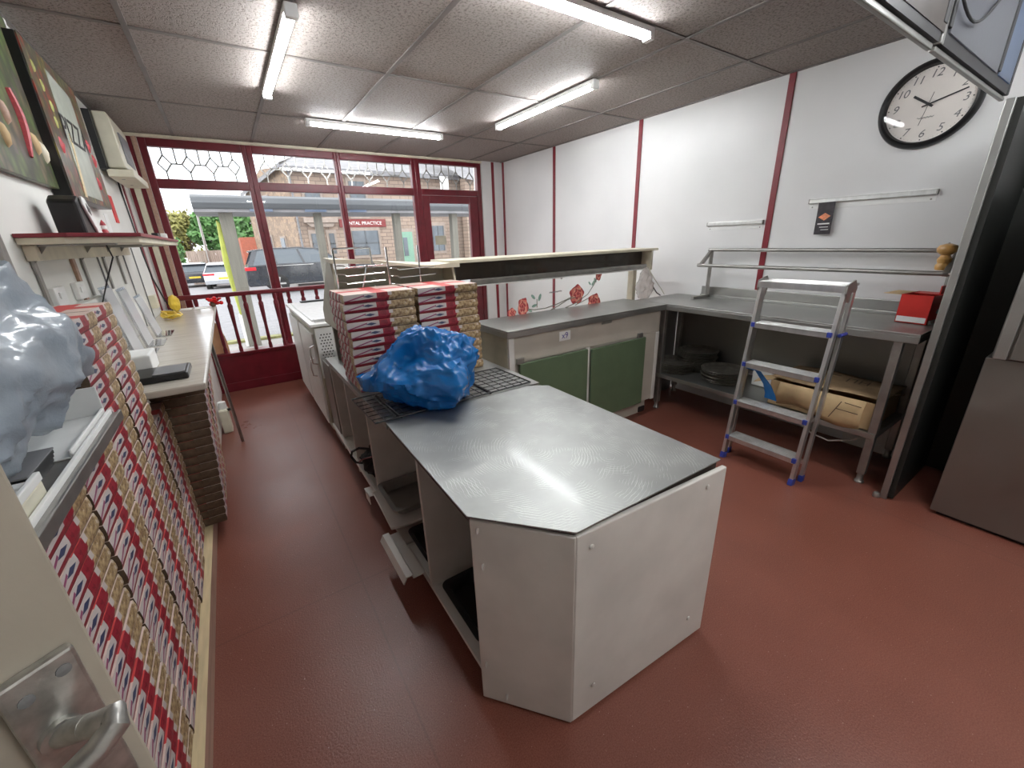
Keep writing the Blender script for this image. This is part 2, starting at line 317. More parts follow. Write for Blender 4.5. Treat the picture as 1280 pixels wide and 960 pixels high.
# ------------------------------------------------------------------ mesh helpers
WM = {}   # world matrices of roots
class MB:
    def __init__(s): s.v = []; s.f = []; s.mi = []; s.cm = 0
    def add(s, vs, fs, mi=None):
        o = len(s.v); s.v += [Vector(a) for a in vs]; s.f += [tuple(i+o for i in f) for f in fs]
        s.mi += [s.cm if mi is None else mi]*len(fs); return s
    def box(s, x0, x1, y0, y1, z0, z1, T=None):
        vs = [(x, y, z) for z in (z0, z1) for y in (y0, y1) for x in (x0, x1)]
        if T is not None: vs = [T @ Vector(a) for a in vs]
        return s.add(vs, [(0, 2, 3, 1), (4, 5, 7, 6), (0, 1, 5, 4), (2, 6, 7, 3), (0, 4, 6, 2), (1, 3, 7, 5)])
    def prism(s, pts, axis, a, b):
        """pts: polygon in the two other axes; extruded from a to b along axis"""
        def P(p, t):
            return {'x': (t, p[0], p[1]), 'y': (p[0], t, p[1]), 'z': (p[0], p[1], t)}[axis]
        n = len(pts); vs = [P(p, a) for p in pts]+[P(p, b) for p in pts]
        fs = [tuple(range(n)), tuple(range(2*n-1, n-1, -1))]+[(i, i+n, (i+1) % n+n, (i+1) % n) for i in range(n)]
        return s.add(vs, fs)
    def tube(s, path, r, seg=10, closed=False, radii=None, caps=True):
        pts = [Vector(p) for p in path]; n = len(pts); vs = []; fs = []
        t0 = (pts[1]-pts[0]).normalized(); ref = Vector((0, 0, 1)) if abs(t0.z) < .9 else Vector((1, 0, 0))
        for i, p in enumerate(pts):
            a = pts[i-1] if (i > 0 or closed) else p; b = pts[(i+1) % n] if (i < n-1 or closed) else p
            t = (b-a).normalized(); u = ref-t*ref.dot(t)
            if u.length < 1e-4: u = t.orthogonal()
            u.normalize(); ref = u; wv = t.cross(u); rr = radii[i] if radii else r
            for k in range(seg):
                an = 2*PI*k/seg; vs.append(p+u*math.cos(an)*rr+wv*math.sin(an)*rr)
        m = n if closed else n-1
        for i in range(m):
            j = (i+1) % n
            for k in range(seg): fs.append((i*seg+k, i*seg+(k+1) % seg, j*seg+(k+1) % seg, j*seg+k))
        if not closed and caps: fs += [tuple(range(seg-1, -1, -1)), tuple(range((n-1)*seg, n*seg))]
        return s.add(vs, fs)
    def bar(s, a, b, w, h, up=(0, 0, 1)):
        a = Vector(a); b = Vector(b); t = (b-a).normalized(); up = Vector(up); x = t.cross(up)
        if x.length < 1e-4: x = t.orthogonal()
        x.normalize(); z = x.cross(t)
        vs = [p+x*sx*w/2+z*sz*h/2 for p in (a, b) for sx, sz in ((-1, -1), (1, -1), (1, 1), (-1, 1))]
        return s.add(vs, [(0, 1, 2, 3), (7, 6, 5, 4), (0, 4, 5, 1), (1, 5, 6, 2), (2, 6, 7, 3), (3, 7, 4, 0)])
    def lathe(s, prof, c=(0, 0, 0), seg=28, T=None):
        vs = []; fs = []; n = len(prof)
        for r, z in prof:
            for k in range(seg):
                a = 2*PI*k/seg; vs.append(Vector((r*math.cos(a), r*math.sin(a), z)))
        for i in range(n-1):
            for k in range(seg): fs.append((i*seg+k, i*seg+(k+1) % seg, (i+1)*seg+(k+1) % seg, (i+1)*seg+k))
        if prof[0][0] > 1e-6: fs.append(tuple(range(seg-1, -1, -1)))
        if prof[-1][0] > 1e-6: fs.append(tuple(range((n-1)*seg, n*seg)))
        if T is not None: vs = [T @ a for a in vs]
        vs = [a+Vector(c) for a in vs]
        return s.add(vs, fs)
    def disc(s, c, r, n, seg=32, wob=0, ph=0, sx=1, sz=1):
        """filled polygon of radius r around c facing n"""
        n = Vector(n).normalized(); up = Vector((0, 0, 1)); x = up.cross(n).normalized() if abs(n.z) < .9 else Vector((1, 0, 0)); y = n.cross(x)
        vs = []
        for k in range(seg):
            a = 2*PI*k/seg; q = r*(1+wob*math.sin(5*a+ph)+wob*.5*math.sin(9*a+2*ph)); vs.append(Vector(c)+x*math.cos(a)*q*sx+y*math.sin(a)*q*sz)
        return s.add(vs, [tuple(range(seg))])
    def build(s, name, m, parent=None, bevel=0, smooth=False, local=False, sub=0):
        me = bpy.data.meshes.new(name)
        vs = s.v
        if parent is not None and not local: inv = world(parent).inverted(); vs = [inv @ v for v in vs]
        me.from_pydata([tuple(v) for v in vs], [], s.f)
        ms = m if isinstance(m, (list, tuple)) else [m]
        for q in ms: me.materials.append(M[q] if isinstance(q, str) else q)
        for p, i in zip(me.polygons, s.mi): p.material_index = i
        if smooth:
            for p in me.polygons: p.use_smooth = True
        me.update()
        o = bpy.data.objects.new(name, me); COL.objects.link(o)
        if parent is not None: o.parent = parent
        if bevel:
            b = o.modifiers.new('b', 'BEVEL'); b.width = bevel; b.segments = 2; b.limit_method = 'ANGLE'; b.angle_limit = .6
        if sub:
            b = o.modifiers.new('s', 'SUBSURF'); b.levels = sub; b.render_levels = sub
        if smooth and bevel == 0 and sub == 0:
            try:
                me.set_sharp_from_angle(angle=.7)
            except Exception: pass
        return o
def world(o):
    m = Matrix.Identity(4)
    while o is not None:
        m = (Matrix.Translation(o.location) @ o.rotation_euler.to_matrix().to_4x4()) @ m; o = o.parent
    return m
def tag(o, label=None, cat=None, group=None, kind=None):
    if label: o['label'] = label
    if cat: o['category'] = cat
    if group: o['group'] = group
    if kind: o['kind'] = kind
    return o
def thing(name, label, cat, loc=(0, 0, 0), rot=0, group=None):
    o = bpy.data.objects.new(name, None); o.location = loc; o.rotation_euler = (0, 0, rot); o.empty_display_size = .1
    COL.objects.link(o); return tag(o, label, cat, group)
def copy_tree(o, parent=None):
    c = o.copy(); COL.objects.link(c)
    if parent is not None: c.parent = parent
    for ch in list(o.children): copy_tree(ch, c)
    return c
def struct(o, label=None):
    o['kind'] = 'structure'
    if label: o['label'] = label
    return o
def text(name, body, size, m, parent, T, extrude=.0004, align='CENTER', shear=0):
    cu = bpy.data.curves.new(name, 'FONT'); cu.body = body; cu.size = size; cu.extrude = extrude; cu.align_x = align; cu.align_y = 'CENTER'; cu.shear = shear
    cu.materials.append(M[m]); tmp = bpy.data.objects.new(name, cu); me = bpy.data.meshes.new_from_object(tmp)
    me.name = name; o = bpy.data.objects.new(name, me); COL.objects.link(o); bpy.data.objects.remove(tmp)
    if parent is not None: o.parent = parent; T = world(parent).inverted() @ T
    o.matrix_local = T; o.matrix_basis = T
    return o
def frame_T(loc, xdir, ydir):
    x = Vector(xdir).normalized(); y = Vector(ydir).normalized(); z = x.cross(y)
    return Matrix(((x.x, y.x, z.x, loc[0]), (x.y, y.y, z.y, loc[1]), (x.z, y.z, z.z, loc[2]), (0, 0, 0, 1)))

XL, XR, YW, CZ = -.59, 3.37, 5.22, 2.40

# ------------------------------------------------------------------ room shell
struct(MB().box(-1.1, XR+.1, -1.0, 5.40, -.12, 0).build('floor', 'floor'), 'dark red resin shop floor')
cb = struct(MB().box(-1.1, XR+.1, -1.0, YW+.02, CZ, CZ+.06).build('ceiling', 'tile'), 'suspended ceiling of beige mineral tiles')
g = MB(); S_ = .98
xs = [S_*(-.784+.6226*i) for i in range(0, 7)]+[XR-.012, XL+.008]; ys = [S_*(4.1965-1.2446*j) for j in range(-0, 5)]
for x in xs:
    if x > XL-.02: g.box(x-.012, x+.012, -.99, YW, CZ-.006, CZ+.002)
for y in ys: g.box(XL, XR, y-.012, y+.012, CZ-.005, CZ+.002)
struct(g.build('ceiling_grid', 'tbar', cb))
struct(MB().box(XR, XR+.1, -1.0, YW+.2, 0, CZ).build('wall_right', 'wallwhite'), 'white clad wall with thin red strips')
struct(MB().box(XL-.08, XL, .22, YW+.2, 0, CZ).build('wall_left', 'leftwall'), 'white painted left wall')
wb = MB(); wb.box(-1.1, XR+.1, -1.08, -1.0, 0, CZ); wb.box(-1.1, -1.02, -1.0, .22, 0, CZ); wb.box(-1.1, XL-.08, .22, .30, 0, CZ)
struct(wb.build('wall_back', 'backwall'))
# front wall: pier on the right of the door, and strip over the windows
fw = MB(); fw.box(3.05, XR, YW-.02, YW+.2, 0, CZ); fw.box(XL, 3.05, YW, YW+.15, 2.385, CZ+.06); fw.box(XL, 2.1, YW, YW+.15, 0, .30)
fw.box(XL, -.425, YW-.0, YW+.1, .3, 2.385)
struct(fw.build('wall_front', 'wallwhite'), 'front wall around the shop window')
for i, y in enumerate((1.611, 2.852, 4.079)):
    struct(MB().box(XR-.008, XR+.001, y-.021, y+.021, .9 if i == 0 else 0, CZ-.006).build('trim_%d' % (i+1), 'redstrip', bevel=.002))
struct(MB().box(XR-.008, XR+.001, YW-.075, YW-.035, 0, CZ-.006).build('trim_4', 'redstrip', bevel=.002))
struct(MB().box(3.20, 3.24, YW-.028, YW-.019, 0, CZ-.006).build('trim_5', 'redstrip', bevel=.002))
struct(MB().box(-.575, -.545, YW-.012, YW+.0, .3, 2.385).build('trim_6', 'redstrip', bevel=.002))
struct(MB().box(-.545, -.50, YW-.03, YW+.0, .3, 2.385).build('trim_7', 'creampaint', bevel=.002))
struct(MB().box(-.462, -.427, YW-.02, YW+.0, .3, 2.385).build('trim_11', 'pinkwood', bevel=.002))  # timber strip; its tone carries the orange of the sun flare
struct(MB().box(-.498, -.464, YW-.012, YW+.0, .3, 2.385).build('trim_12', 'darkred', bevel=.002))
struct(MB().box(XL+.0, XL+.008, 4.92, 4.98, .9, CZ-.006).build('trim_8', 'redstrip', bevel=.002))
struct(MB().box(XL, 3.05, YW-.03, YW, CZ-.03, CZ-.004).build('trim_9', 'creampaint', bevel=.002), 'cream batten under the ceiling')

# windows: frames share posts, each bay is its own unit
def leading(mb, x0, x1, z0, z1, n, y):
    c = (z0+z1)/2; w_ = (x1-x0)/n; hh = (z1-z0)
    def ln(a, b): mb.bar((a[0], y, a[1]), (b[0], y, b[1]), .012, .006, up=(0, 1, 0))
    for i in range(n):
        a = x0+w_*(i+.5)
        ln((a-w_*.28, c), (a, c+hh*.26)); ln((a, c+hh*.26), (a+w_*.28, c)); ln((a+w_*.28, c), (a, c-hh*.26)); ln((a, c-hh*.26), (a-w_*.28, c))
        ln((a, c+hh*.26), (a, z1)); ln((a, c-hh*.26), (a, z0)); ln((a+w_*.28, c), (a+w_*.72, c)) if i < n-1 else None
        ln((a+w_*.5, c), (a+w_*.5, z1)) if i < n-1 else None
TZ0, TZ1 = 1.965, 2.045; HZ = 2.305
bays = [(-.425, -.37, .35, .39), (.39, .44, 1.205, 1.235), (1.235, 1.27, 2.085, 2.13)]
for i, (a, b, c, d) in enumerate(bays):
    f = MB()
    f.box(a, b, YW, YW+.07, .30, 2.385); f.box(c, d, YW, YW+.07, .30, 2.385)
    f.box(b, c, YW, YW+.07, HZ, 2.385); f.box(b, c, YW, YW+.07, TZ0, TZ1); f.box(b, c, YW, YW+.07, .30, .37)
    wo = struct(f.build('window_%d' % (i+1), 'darkred', bevel=.006), ['left', 'middle', 'right'][i]+' bay of the dark red shop window')
    p = MB(); p.box(b-.005, c+.005, YW+.038, YW+.043, .36, TZ0+.005); struct(p.build('pane', 'glass', wo))
    p = MB(); p.box(b-.005, c+.005, YW+.038, YW+.043, TZ1-.005, HZ+.005); struct(p.build('transom_pane', 'glass', wo))
    p = MB(); leading(p, b, c, TZ1, HZ, 4, YW+.034); struct(p.build('leading', 'galv', wo))
    if i == 1:
        n_ = MB(); n_.box(1.0, 1.19, YW+.028, YW+.032, .93, 1.24); n_.build('sticker', 'hwhite', wo)
# front door bay
f = MB(); f.box(2.13, 2.19, YW, YW+.07, 0, 2.385); f.box(2.99, 3.05, YW, YW+.07, 0, 2.385); f.box(2.19, 2.99, YW, YW+.07, TZ0+.01, TZ1); f.box(2.19, 2.99, YW, YW+.07, HZ+.02, 2.385)
wo = struct(f.build('door_1', 'darkred', bevel=.006), 'dark red glazed shop entrance door')
f = MB(); f.box(2.195, 2.29, YW+.01, YW+.055, .02, TZ0+.005); f.box(2.86, 2.985, YW+.01, YW+.055, .02, TZ0+.005); f.box(2.29, 2.86, YW+.01, YW+.055, 1.88, TZ0+.005); f.box(2.29, 2.86, YW+.01, YW+.055, .02, .5)
lf = struct(f.build('door_leaf', 'darkred', wo, bevel=.006))
struct(MB().box(2.28, 2.87, YW+.03, YW+.035, .49, 1.89).build('pane', 'glass', lf))
tag(MB().box(2.33, 2.48, YW+.022, YW+.029, 1.38, 1.49).build('notice', 'olivecream', lf), 'small yellowish notice on the glass')
struct(MB().box(2.185, 2.995, YW+.03, YW+.035, TZ1-.005, HZ+.025).build('transom_pane', 'glass', wo))
p = MB(); leading(p, 2.19, 2.99, TZ1, HZ+.02, 4, YW+.026); struct(p.build('leading', 'galv', wo))
# sill, plinth and balustrade in front of the window
struct(MB().box(-.5, 1.95, 5.055, YW, .30, .345).build('window_sill', 'hwhite', bevel=.004), 'white inner window sill')
rail = thing('balustrade', 'dark red timber balustrade on a boarded plinth in front of the window', 'railing', (.7, 5.02, 0))
pl = MB(); pl.box(-.56, 1.95, 5.0, 5.05, 0, .385); pl.box(-.56, 1.95, 4.985, 5.0, .0, .09); pl.box(-.56, 1.95, 4.985, 5.06, .375, .405); pl.build('plinth', 'darkred', rail, bevel=.004)
MB().box(-.56, 1.95, 4.99, 5.05, .968, 1.012).build('handrail', 'darkred', rail, bevel=.01)
bx = [-.46, -.33, -.20, -.066, .07, .205, .342, .475, .612, .752, .89, 1.03, 1.17, 1.31, 1.45, 1.59, 1.73, 1.87]
prof = [(.018, .403), (.018, .45), (.013, .47), (.017, .50), (.015, .66), (.022, .84), (.024, .88), (.014, .90), (.019, .92), (.019, .97)]
for x in bx: MB().lathe(prof, (x, 5.02, 0), 10).build('baluster', 'darkred', rail, smooth=True)
o = MB(); pts = [(-.33+.10*math.sin(t*1.1), .41+.5*t) for t in [i/10 for i in range(11)]]
vs = []
for i in range(11):
    t = i/10; xx = -.17-.14*t+.05*math.sin(PI*t); zz = .37+.50*t
    vs += [(xx, 5.10, zz), (xx, 5.106, zz), (xx-.18, 5.14, zz), (xx-.18, 5.146, zz)]
fs = []
for i in range(10):
    a = i*4; fs += [(a, a+4, a+6, a+2), (a+1, a+3, a+7, a+5), (a, a+1, a+5, a+4), (a+2, a+6, a+7, a+3)]
fs += [(0, 2, 3, 1), (40, 41, 43, 42)]
tag(o.add(vs, fs).build('plywood_sheet', 'orangeply'), 'curved orange plywood sheet behind the left balusters', 'board')

# ------------------------------------------------------------------ ceiling tube lights
def tube_light(cx, cy, L, rot, label, dz=0):
    t = thing('tube_light', label, 'ceiling light', (cx, cy, CZ-dz), rot, 'ceiling tube lights')
    b = MB(); b.box(-L/2, L/2, -.026, .026, -.032, -.006); b.build('housing', 'whitemetal', t, bevel=.003, local=True)
    d = MB(); n = 10; ang = [PI+PI*i/n for i in range(n+1)]; pts = [(.022*math.cos(a), -.032+.026*math.sin(a)) for a in ang]
    d.prism(pts, 'x', -L/2+.03, L/2-.03); d.build('diffuser', 'tube', t, smooth=False, local=True)
    for sx in (-1, 1):
        e = MB(); x0, x1 = sorted((sx*(L/2-.03), sx*(L/2+.004))); e.box(x0, x1, -.027, .027, -.06, -.006); e.build('end_cap', 'whitemetal', t, bevel=.005, local=True)
    return t
tube_light(.455, 2.91, 1.22, PI/2, 'tube light running towards the window on the left of the ceiling')
tube_light(1.375, 4.085, 1.20, 0, 'tube light nearest the shop window, parallel to it')
tube_light(2.27, 2.93, 1.22, PI/2, 'tube light beside the right wall, third tile row')
tube_light(1.41, 1.69, 1.22, 0, 'large near tube light cut by the top edge of the picture', .0)
tube_light(1.2, -.45, 1.2, 0, 'unseen fill tube light added behind the hanging screen')  # fill lamp added out of view behind the camera
tube_light(2.3, -.10, .9, PI/2, 'unseen fill tube light added above the grey cabinet')  # second added lamp, out of view, brightens the cabinet and near side

# ------------------------------------------------------------------ clock and wall rails (right wall)
ck = thing('wall_clock', 'large round white wall clock with thick black rim', 'clock', (XR, .875, 2.040))
T = Matrix.Rotation(-PI/2, 4, 'Y')   # lathe axis z -> -x
MB().lathe([(.212, 0), (.215, .012), (.208, .036), (.196, .044), (.186, .038), (.180, .020), (.178, .010)], (XR, .875, 2.04), 64, T).build('rim', 'black', ck, smooth=True)
MB().lathe([(.182, .004), (.182, .012), (.0, .0121)], (XR, .875, 2.04), 48, T).build('dial', 'clockface', ck)
for h in range(1, 13):
    a = 2*PI*h/12; r = .142; cy = .875-math.sin(a)*r; cz = 2.04+math.cos(a)*r
    text('numeral', str(h), .052, 'inkgrey', ck, frame_T((XR-.0135, cy, cz), (0, -1, .0), (0, 0, 1)), shear=.25)
tk = MB()
for q in range(60):
    a = 2*PI*q/60; r = .170; cy = .875-math.sin(a)*r; cz = 2.04+math.cos(a)*r; tk.disc((XR-.0134, cy, cz), .0034 if q % 5 == 0 else .0011, (-1, 0, 0), 8)
tk.build('minute_marks', 'ink', ck)
def hand(ang, l, tail, wd, name, d):
    dv = Vector((0, -math.sin(ang), math.cos(ang))); c = Vector((XR-d, .875, 2.04))
    MB().bar(c-dv*tail, c+dv*l, wd, .0012, up=(1, 0, 0)).build(name, 'ink', ck)
hand(2*PI*(10.2/12), .088, .022, .011, 'hour_hand', .016); hand(2*PI*12.3/60, .150, .028, .007, 'minute_hand', .018); hand(2*PI*32/60, .10, .055, .0022, 'second_hand', .020)
sq = MB(); sq.tube([(XR-.014, .875+.035-.07*i/20, 2.04-.062+.004*math.sin(i*1.7)) for i in range(21)], .0011, 5); sq.build('script_mark', 'inkgrey', ck)
MB().lathe([(.183, .0), (.183, .0015), (0, .0016)], (XR-.030, .875, 2.04), 48, T).build('glass', 'dialglass', ck)

def ticket_rail(y0, y1, z, label, droop=0):
    t = thing('ticket_rail', label, 'ticket rail', (XR, (y0+y1)/2, z))
    b = MB(); b.box(XR-.003, XR, y0, y1, z-.045, z+.022); b.build('backplate', 'white', t, bevel=.001)
    b = MB(); b.box(XR-.022, XR-.003, y0, y1, z-.012, z+.014); b.build('channel', 'alu', t, bevel=.003)
    b = MB()
    for y in (y0, y1): b.box(XR-.023, XR-.002, y-.005, y+.003, z-.013, z+.015)
    b.build('end_cap', 'galv', t, bevel=.002)
    s = MB()
    for y in (y0+.02, y1-.02): s.disc((XR-.0035, y, z-.035), .005, (-1, 0, 0), 10)
    s.build('screw', 'galv', t)
    return t
ticket_rail(.738, 1.365, 1.592, 'long white ticket rail on the wall below the clock')
ticket_rail(1.650, 2.085, 1.480, 'short aluminium ticket rail on the wall left of the red strip')
lf = thing('leaflet', 'dark pizza menu leaflet hanging from the long ticket rail', 'leaflet', (XR-.026, 1.25, 1.48))
T = Matrix.Translation((XR-.027, 1.252, 1.482)) @ Matrix.Rotation(-.02, 4, 'X')
MB().box(-.001, .001, -.047, .047, -.098, .10, T).build('sheet', 'postergrey', lf)
d = MB(); d.add([T @ Vector(a) for a in ((-.002, .036, .010), (-.002, .0, -.012), (-.002, -.034, .014), (-.002, 0, .034))], [(0, 1, 2, 3)]); d.build('pizza_slice_print', 'salmon', lf)
d = MB(); d.box(-.002, -.001, -.034, .034, -.036, -.028, T); d.box(-.002, -.001, -.03, .02, -.055, -.051, T); d.box(-.002, -.001, -.034, .01, -.071, -.068, T); d.build('printed_lines', 'hwhite', lf)

# ------------------------------------------------------------------ right-hand steel table
TZ = .905
tb = thing('steel_table', 'long stainless prep table against the right wall', 'table', (3.08, 1.36, 0))
m = MB(); m.box(2.79, XR-.015, .52, 2.30, TZ-.012, TZ); m.box(2.79, 2.80, .52, 2.30, TZ-.050, TZ-.012); m.box(2.80, XR-.015, .52, .53, TZ-.05, TZ-.012)
m.box(XR-.03, XR-.012, .52, 2.06, TZ, TZ+.085); m.box(XR-.045, XR-.03, .52, 2.06, TZ, TZ+.02)
m.build('worktop', 'steeltable', tb, bevel=.003)
for x, y in ((2.83, 2.035), (2.83, .60), (3.30, 2.2), (3.30, .60)):
    lg = MB().box(x-.02, x+.02, y-.02, y+.02, .06, TZ-.012).build('leg', 'galv', tb, bevel=.004)
    MB().lathe([(.022, 0), (.024, .01), (.016, .02), (.016, .06), (.021, .062), (.021, .075)], (x, y, 0), 14).build('foot', 'galv', lg, smooth=True)
m = MB(); m.box(2.80, 3.33, .58, 2.22, .310, .322); m.box(2.80, 2.81, .58, 2.22, .290, .312); m.box(2.81, 3.33, .58, .59, .290, .312); m.build('undershelf', 'steeltable', tb, bevel=.002)
MB().box(3.32, 3.335, .62, 2.20, .36, TZ-.02).build('back_panel', 'steelgrey', tb)
MB().box(2.86, 3.335, 2.262, 2.275, .0, TZ-.02).build('side_panel', 'steelgrey', tb)
# order shelf (two tubes on brackets)
rk = thing('tube_shelf', 'two-rail stainless tube shelf standing on the steel table', 'shelf', (3.25, 1.3, TZ))
m = MB()
for y in (1.98, .60):
    pass
MB().tube([(3.30, .55, 1.285), (3.30, 2.01, 1.285)], .013, 12).build('rail', 'galv', rk, smooth=True)
MB().tube([(3.165, .55, 1.172), (3.165, 2.01, 1.172)], .013, 12).build('rail', 'galv', rk, smooth=True)
for y in (1.985, .57):
    m = MB(); m.bar((3.30, y, TZ+.02), (3.30, y, 1.285), .026, .026); m.bar((3.31, y, 1.29), (3.155, y, 1.166), .024, .024); m.bar((3.32, y, TZ+.012), (3.10, y, TZ+.012), .026, .024)
    m.build('bracket', 'galv', rk, bevel=.003)
# pepper mill on the tubes
ml = thing('pepper_mill', 'turned wooden pepper mill resting on the tube shelf', 'pepper mill', (3.215, .60, 1.187))
MB().lathe([(.026, 0), (.030, .008), (.031, .024), (.024, .036), (.028, .044), (.030, .058), (.022, .070), (.020, .078)], (3.215, .60, 1.187), 24).build('body', 'millwood', ml, smooth=True)
MB().lathe([(.018, .078), (.026, .082), (.040, .095), (.043, .112), (.034, .128), (.012, .136), (.0, .137)], (3.215, .60, 1.187), 24).build('head', 'millwood', ml, smooth=True)
MB().lathe([(.004, .134), (.005, .140), (.0, .143)], (3.215, .60, 1.187), 12).build('finial', 'galv', ml, smooth=True)
# red box, open
rb = thing('red_carton', 'open red cardboard box at the near end of the steel table', 'box', (3.16, .64, TZ), 0)
B = Matrix.Translation((3.185, .625, TZ+.002)) @ Matrix.Rotation(-.12, 4, 'Z')
m = MB(); hw, hd, hh = .10, .068, .155
m.box(-hw, hw, -hd, hd, 0, .004, B); m.box(-hw, -hw+.003, -hd, hd, 0, hh, B); m.box(hw-.003, hw, -hd, hd, 0, hh, B); m.box(-hw, hw, -hd, -hd+.003, 0, hh, B); m.box(-hw, hw, hd-.003, hd, 0, hh, B)
m.build('carton', 'redbox', rb)
f = MB(); f.box(-.095, .085, hd, hd+.085, hh-.004, hh-.001, B @ Matrix.Translation((0, 0, .0)) ); f.build('flap', 'kraftlight', rb)
f = MB(); f.box(-.005, .095, -hd-.03, hd-.02, hh-.002, hh+.001, B @ Matrix.Rotation(.0, 4, 'Y')); f.box(.0, .09, -hd+.01, -hd+.015, hh, hh+.045, B); f.build('lid', 'redbox', rb)
f = MB(); f.box(-hw-.001, -hw, -hd+.006, hd-.004, .006, .036, B); f.build('label', 'hwhite', rb)
f = MB(); f.box(-.03, .07, -hd-.001, -hd, .05, .072, B @ Matrix.Rotation(.3, 4, 'Y')); f.box(-.05, .03, -hd-.001, -hd, .01, .02, B); f.build('logo_swash', 'hwhite', rb)
# pans on the undershelf
def pan_stack(cx, cy, n, r, ztxt, place):
    n = int(n*.86)
    for i in range(n):
        j = random.uniform(-.007, .007)
        q = MB().lathe([(r*.86, 0), (r*.93, .0125), (r+.005, .0135), (r+.008, .0155), (r+.005, .0175), (r-.004, .0165), (r*.85, .0035), (0, .0035)], (0, 0, 0), 30)
        o = q.build('pizza_pan', 'darkpan', smooth=True); o.location = (cx+j, cy-j, .3235+i*.0135)
        o2 = ORD(n-1-i)
        tag(o, 'dark round pizza pan, %s in %s' % (o2, place), 'pan', 'pizza pans under the steel table')
ORDS = ['top one', 'second from top', 'third from top', 'fourth from top', 'fifth from top', 'sixth from top', 'seventh from top', 'eighth from top', 'ninth from top', 'tenth from top',
        'eleventh from top', 'twelfth from top', 'thirteenth from top', 'fourteenth from top', 'fifteenth from top', 'sixteenth from top', 'seventeenth from top', 'eighteenth from top', 'nineteenth from top', 'twentieth from top',
        'twenty-first from top', 'twenty-second from top', 'twenty-third from top', 'twenty-fourth from top', 'twenty-fifth from top', 'twenty-sixth from top', 'twenty-seventh from top']
def ORD(k): return ORDS[k]
pan_stack(2.985, 2.00, 8, .155, 0, 'the stack by the table leg')
pan_stack(3.16, 1.915, 14, .150, 0, 'the tall stack at the back')
pan_stack(3.04, 1.60, 9, .155, 0, 'the stack behind the ladder')
o = MB().box(3.1, 3.28, 1.28, 1.42, .3235, .44).build('plastic_tub', 'hwhite', bevel=.01); tag(o, 'small white tub behind the blue strap on the undershelf', 'tub')
# big carton
ct = thing('cardboard_box', 'big brown cardboard box with sagging front flap on the undershelf', 'box', (3.0, .88, .3235))
B = Matrix.Translation((3.02, .87, .3235))
m = MB(); x0, x1, y0, y1, hh = -.19, .26, -.25, .30, .165
m.box(x0, x1, y0, y1, 0, .004, B); m.box(x0, x0+.004, y0, y1, 0, hh, B); m.box(x1-.004, x1, y0, y1, 0, hh, B); m.box(x0, x1, y0, y0+.004, 0, hh, B); m.box(x0, x1, y1-.004, y1, 0, hh, B); m.build('carton', 'kraftlight', ct)
m = MB(); vs = []; n = 12
for i in range(n+1):
    t = i/n
    for k in range(7):
        s_ = k/6; yy = y0-.02+(y1-y0+.04)*t; xx = x0+.05+(x1-x0-.06)*s_; zz = hh+.006+.028*math.sin(PI*s_)*math.sin(PI*t)+.006*math.sin(7*t+3*s_)
        vs.append(B @ Vector((xx, yy, zz)))
fs = [(i*7+k, (i+1)*7+k, (i+1)*7+k+1, i*7+k+1) for i in range(n) for k in range(6)]
o = m.add(vs, fs).build('lid', 'kraft', ct, smooth=True); o.modifiers.new('s', 'SOLIDIFY').thickness = .004
m = MB(); vs = []
for i in range(15):
    t = i/14
    for k in range(6):
        s_ = k/5; yy = y0+.04+(y1-y0-.10)*t; zz = hh+.004-(.155+.018*math.sin(5.5*t+.6))*s_; xx = x0-.012-.035*math.sin(PI*min(1, s_*.9))-.02*s_*math.sin(6*t)
        vs.append(B @ Vector((xx, yy, zz)))
fs = [(i*6+k, (i+1)*6+k, (i+1)*6+k+1, i*6+k+1) for i in range(14) for k in range(5)]
o = m.add(vs, fs).build('front_flap', 'kraftlight', ct, smooth=True); o.modifiers.new('s', 'SOLIDIFY').thickness = .003
m = MB(); m.bar((2.775, .76, .475), (2.757, .80, .37), .003, .004); m.bar((2.778, .745, .472), (2.773, .665, .468), .003, .004); m.bar((2.765, .775, .43), (2.76, .67, .428), .003, .004); m.build('creases', 'kraftdark', ct)
vs = [B @ Vector(a) for a in ((x0+.02, y1, hh), (x0+.16, y1, hh), (x0+.13, y1+.12, hh-.03), (x0-.02, y1+.10, hh-.035))]
o = MB().add(vs, [(0, 1, 2, 3)]).build('side_flap', 'kraftlight', ct); o.modifiers.new('s', 'SOLIDIFY').thickness = .003
text('lettering', 'ПН', .085, 'kraftdark', ct, frame_T((3.05, .78, .3235+.165+.037), (0, -1, 0), (.97, 0, .1)))
m = MB(); m.tube([(3.05+.075*math.cos(a), .89+.33*math.sin(a), .3235+.165+.022+.012*math.cos(a)) for a in [2*PI*i/40 for i in range(31)]], .003, 6); m.build('printed_ring', 'kraftdark', ct)
tag(MB().tube([(2.95, .95, .30), (2.93, .97, .24), (2.92, .92, .17), (2.93, .82, .15), (2.94, .70, .20), (2.95, .62, .29)], .005, 8).build('power_cable', 'greywhite', smooth=True), 'white cable looping down below the undershelf', 'cable')
tag(MB().box(3.33, 3.36, .5, .86, .0, .27).build('wall_panel', 'backwall'), 'pale grey board behind the far table leg by the floor', 'panel')

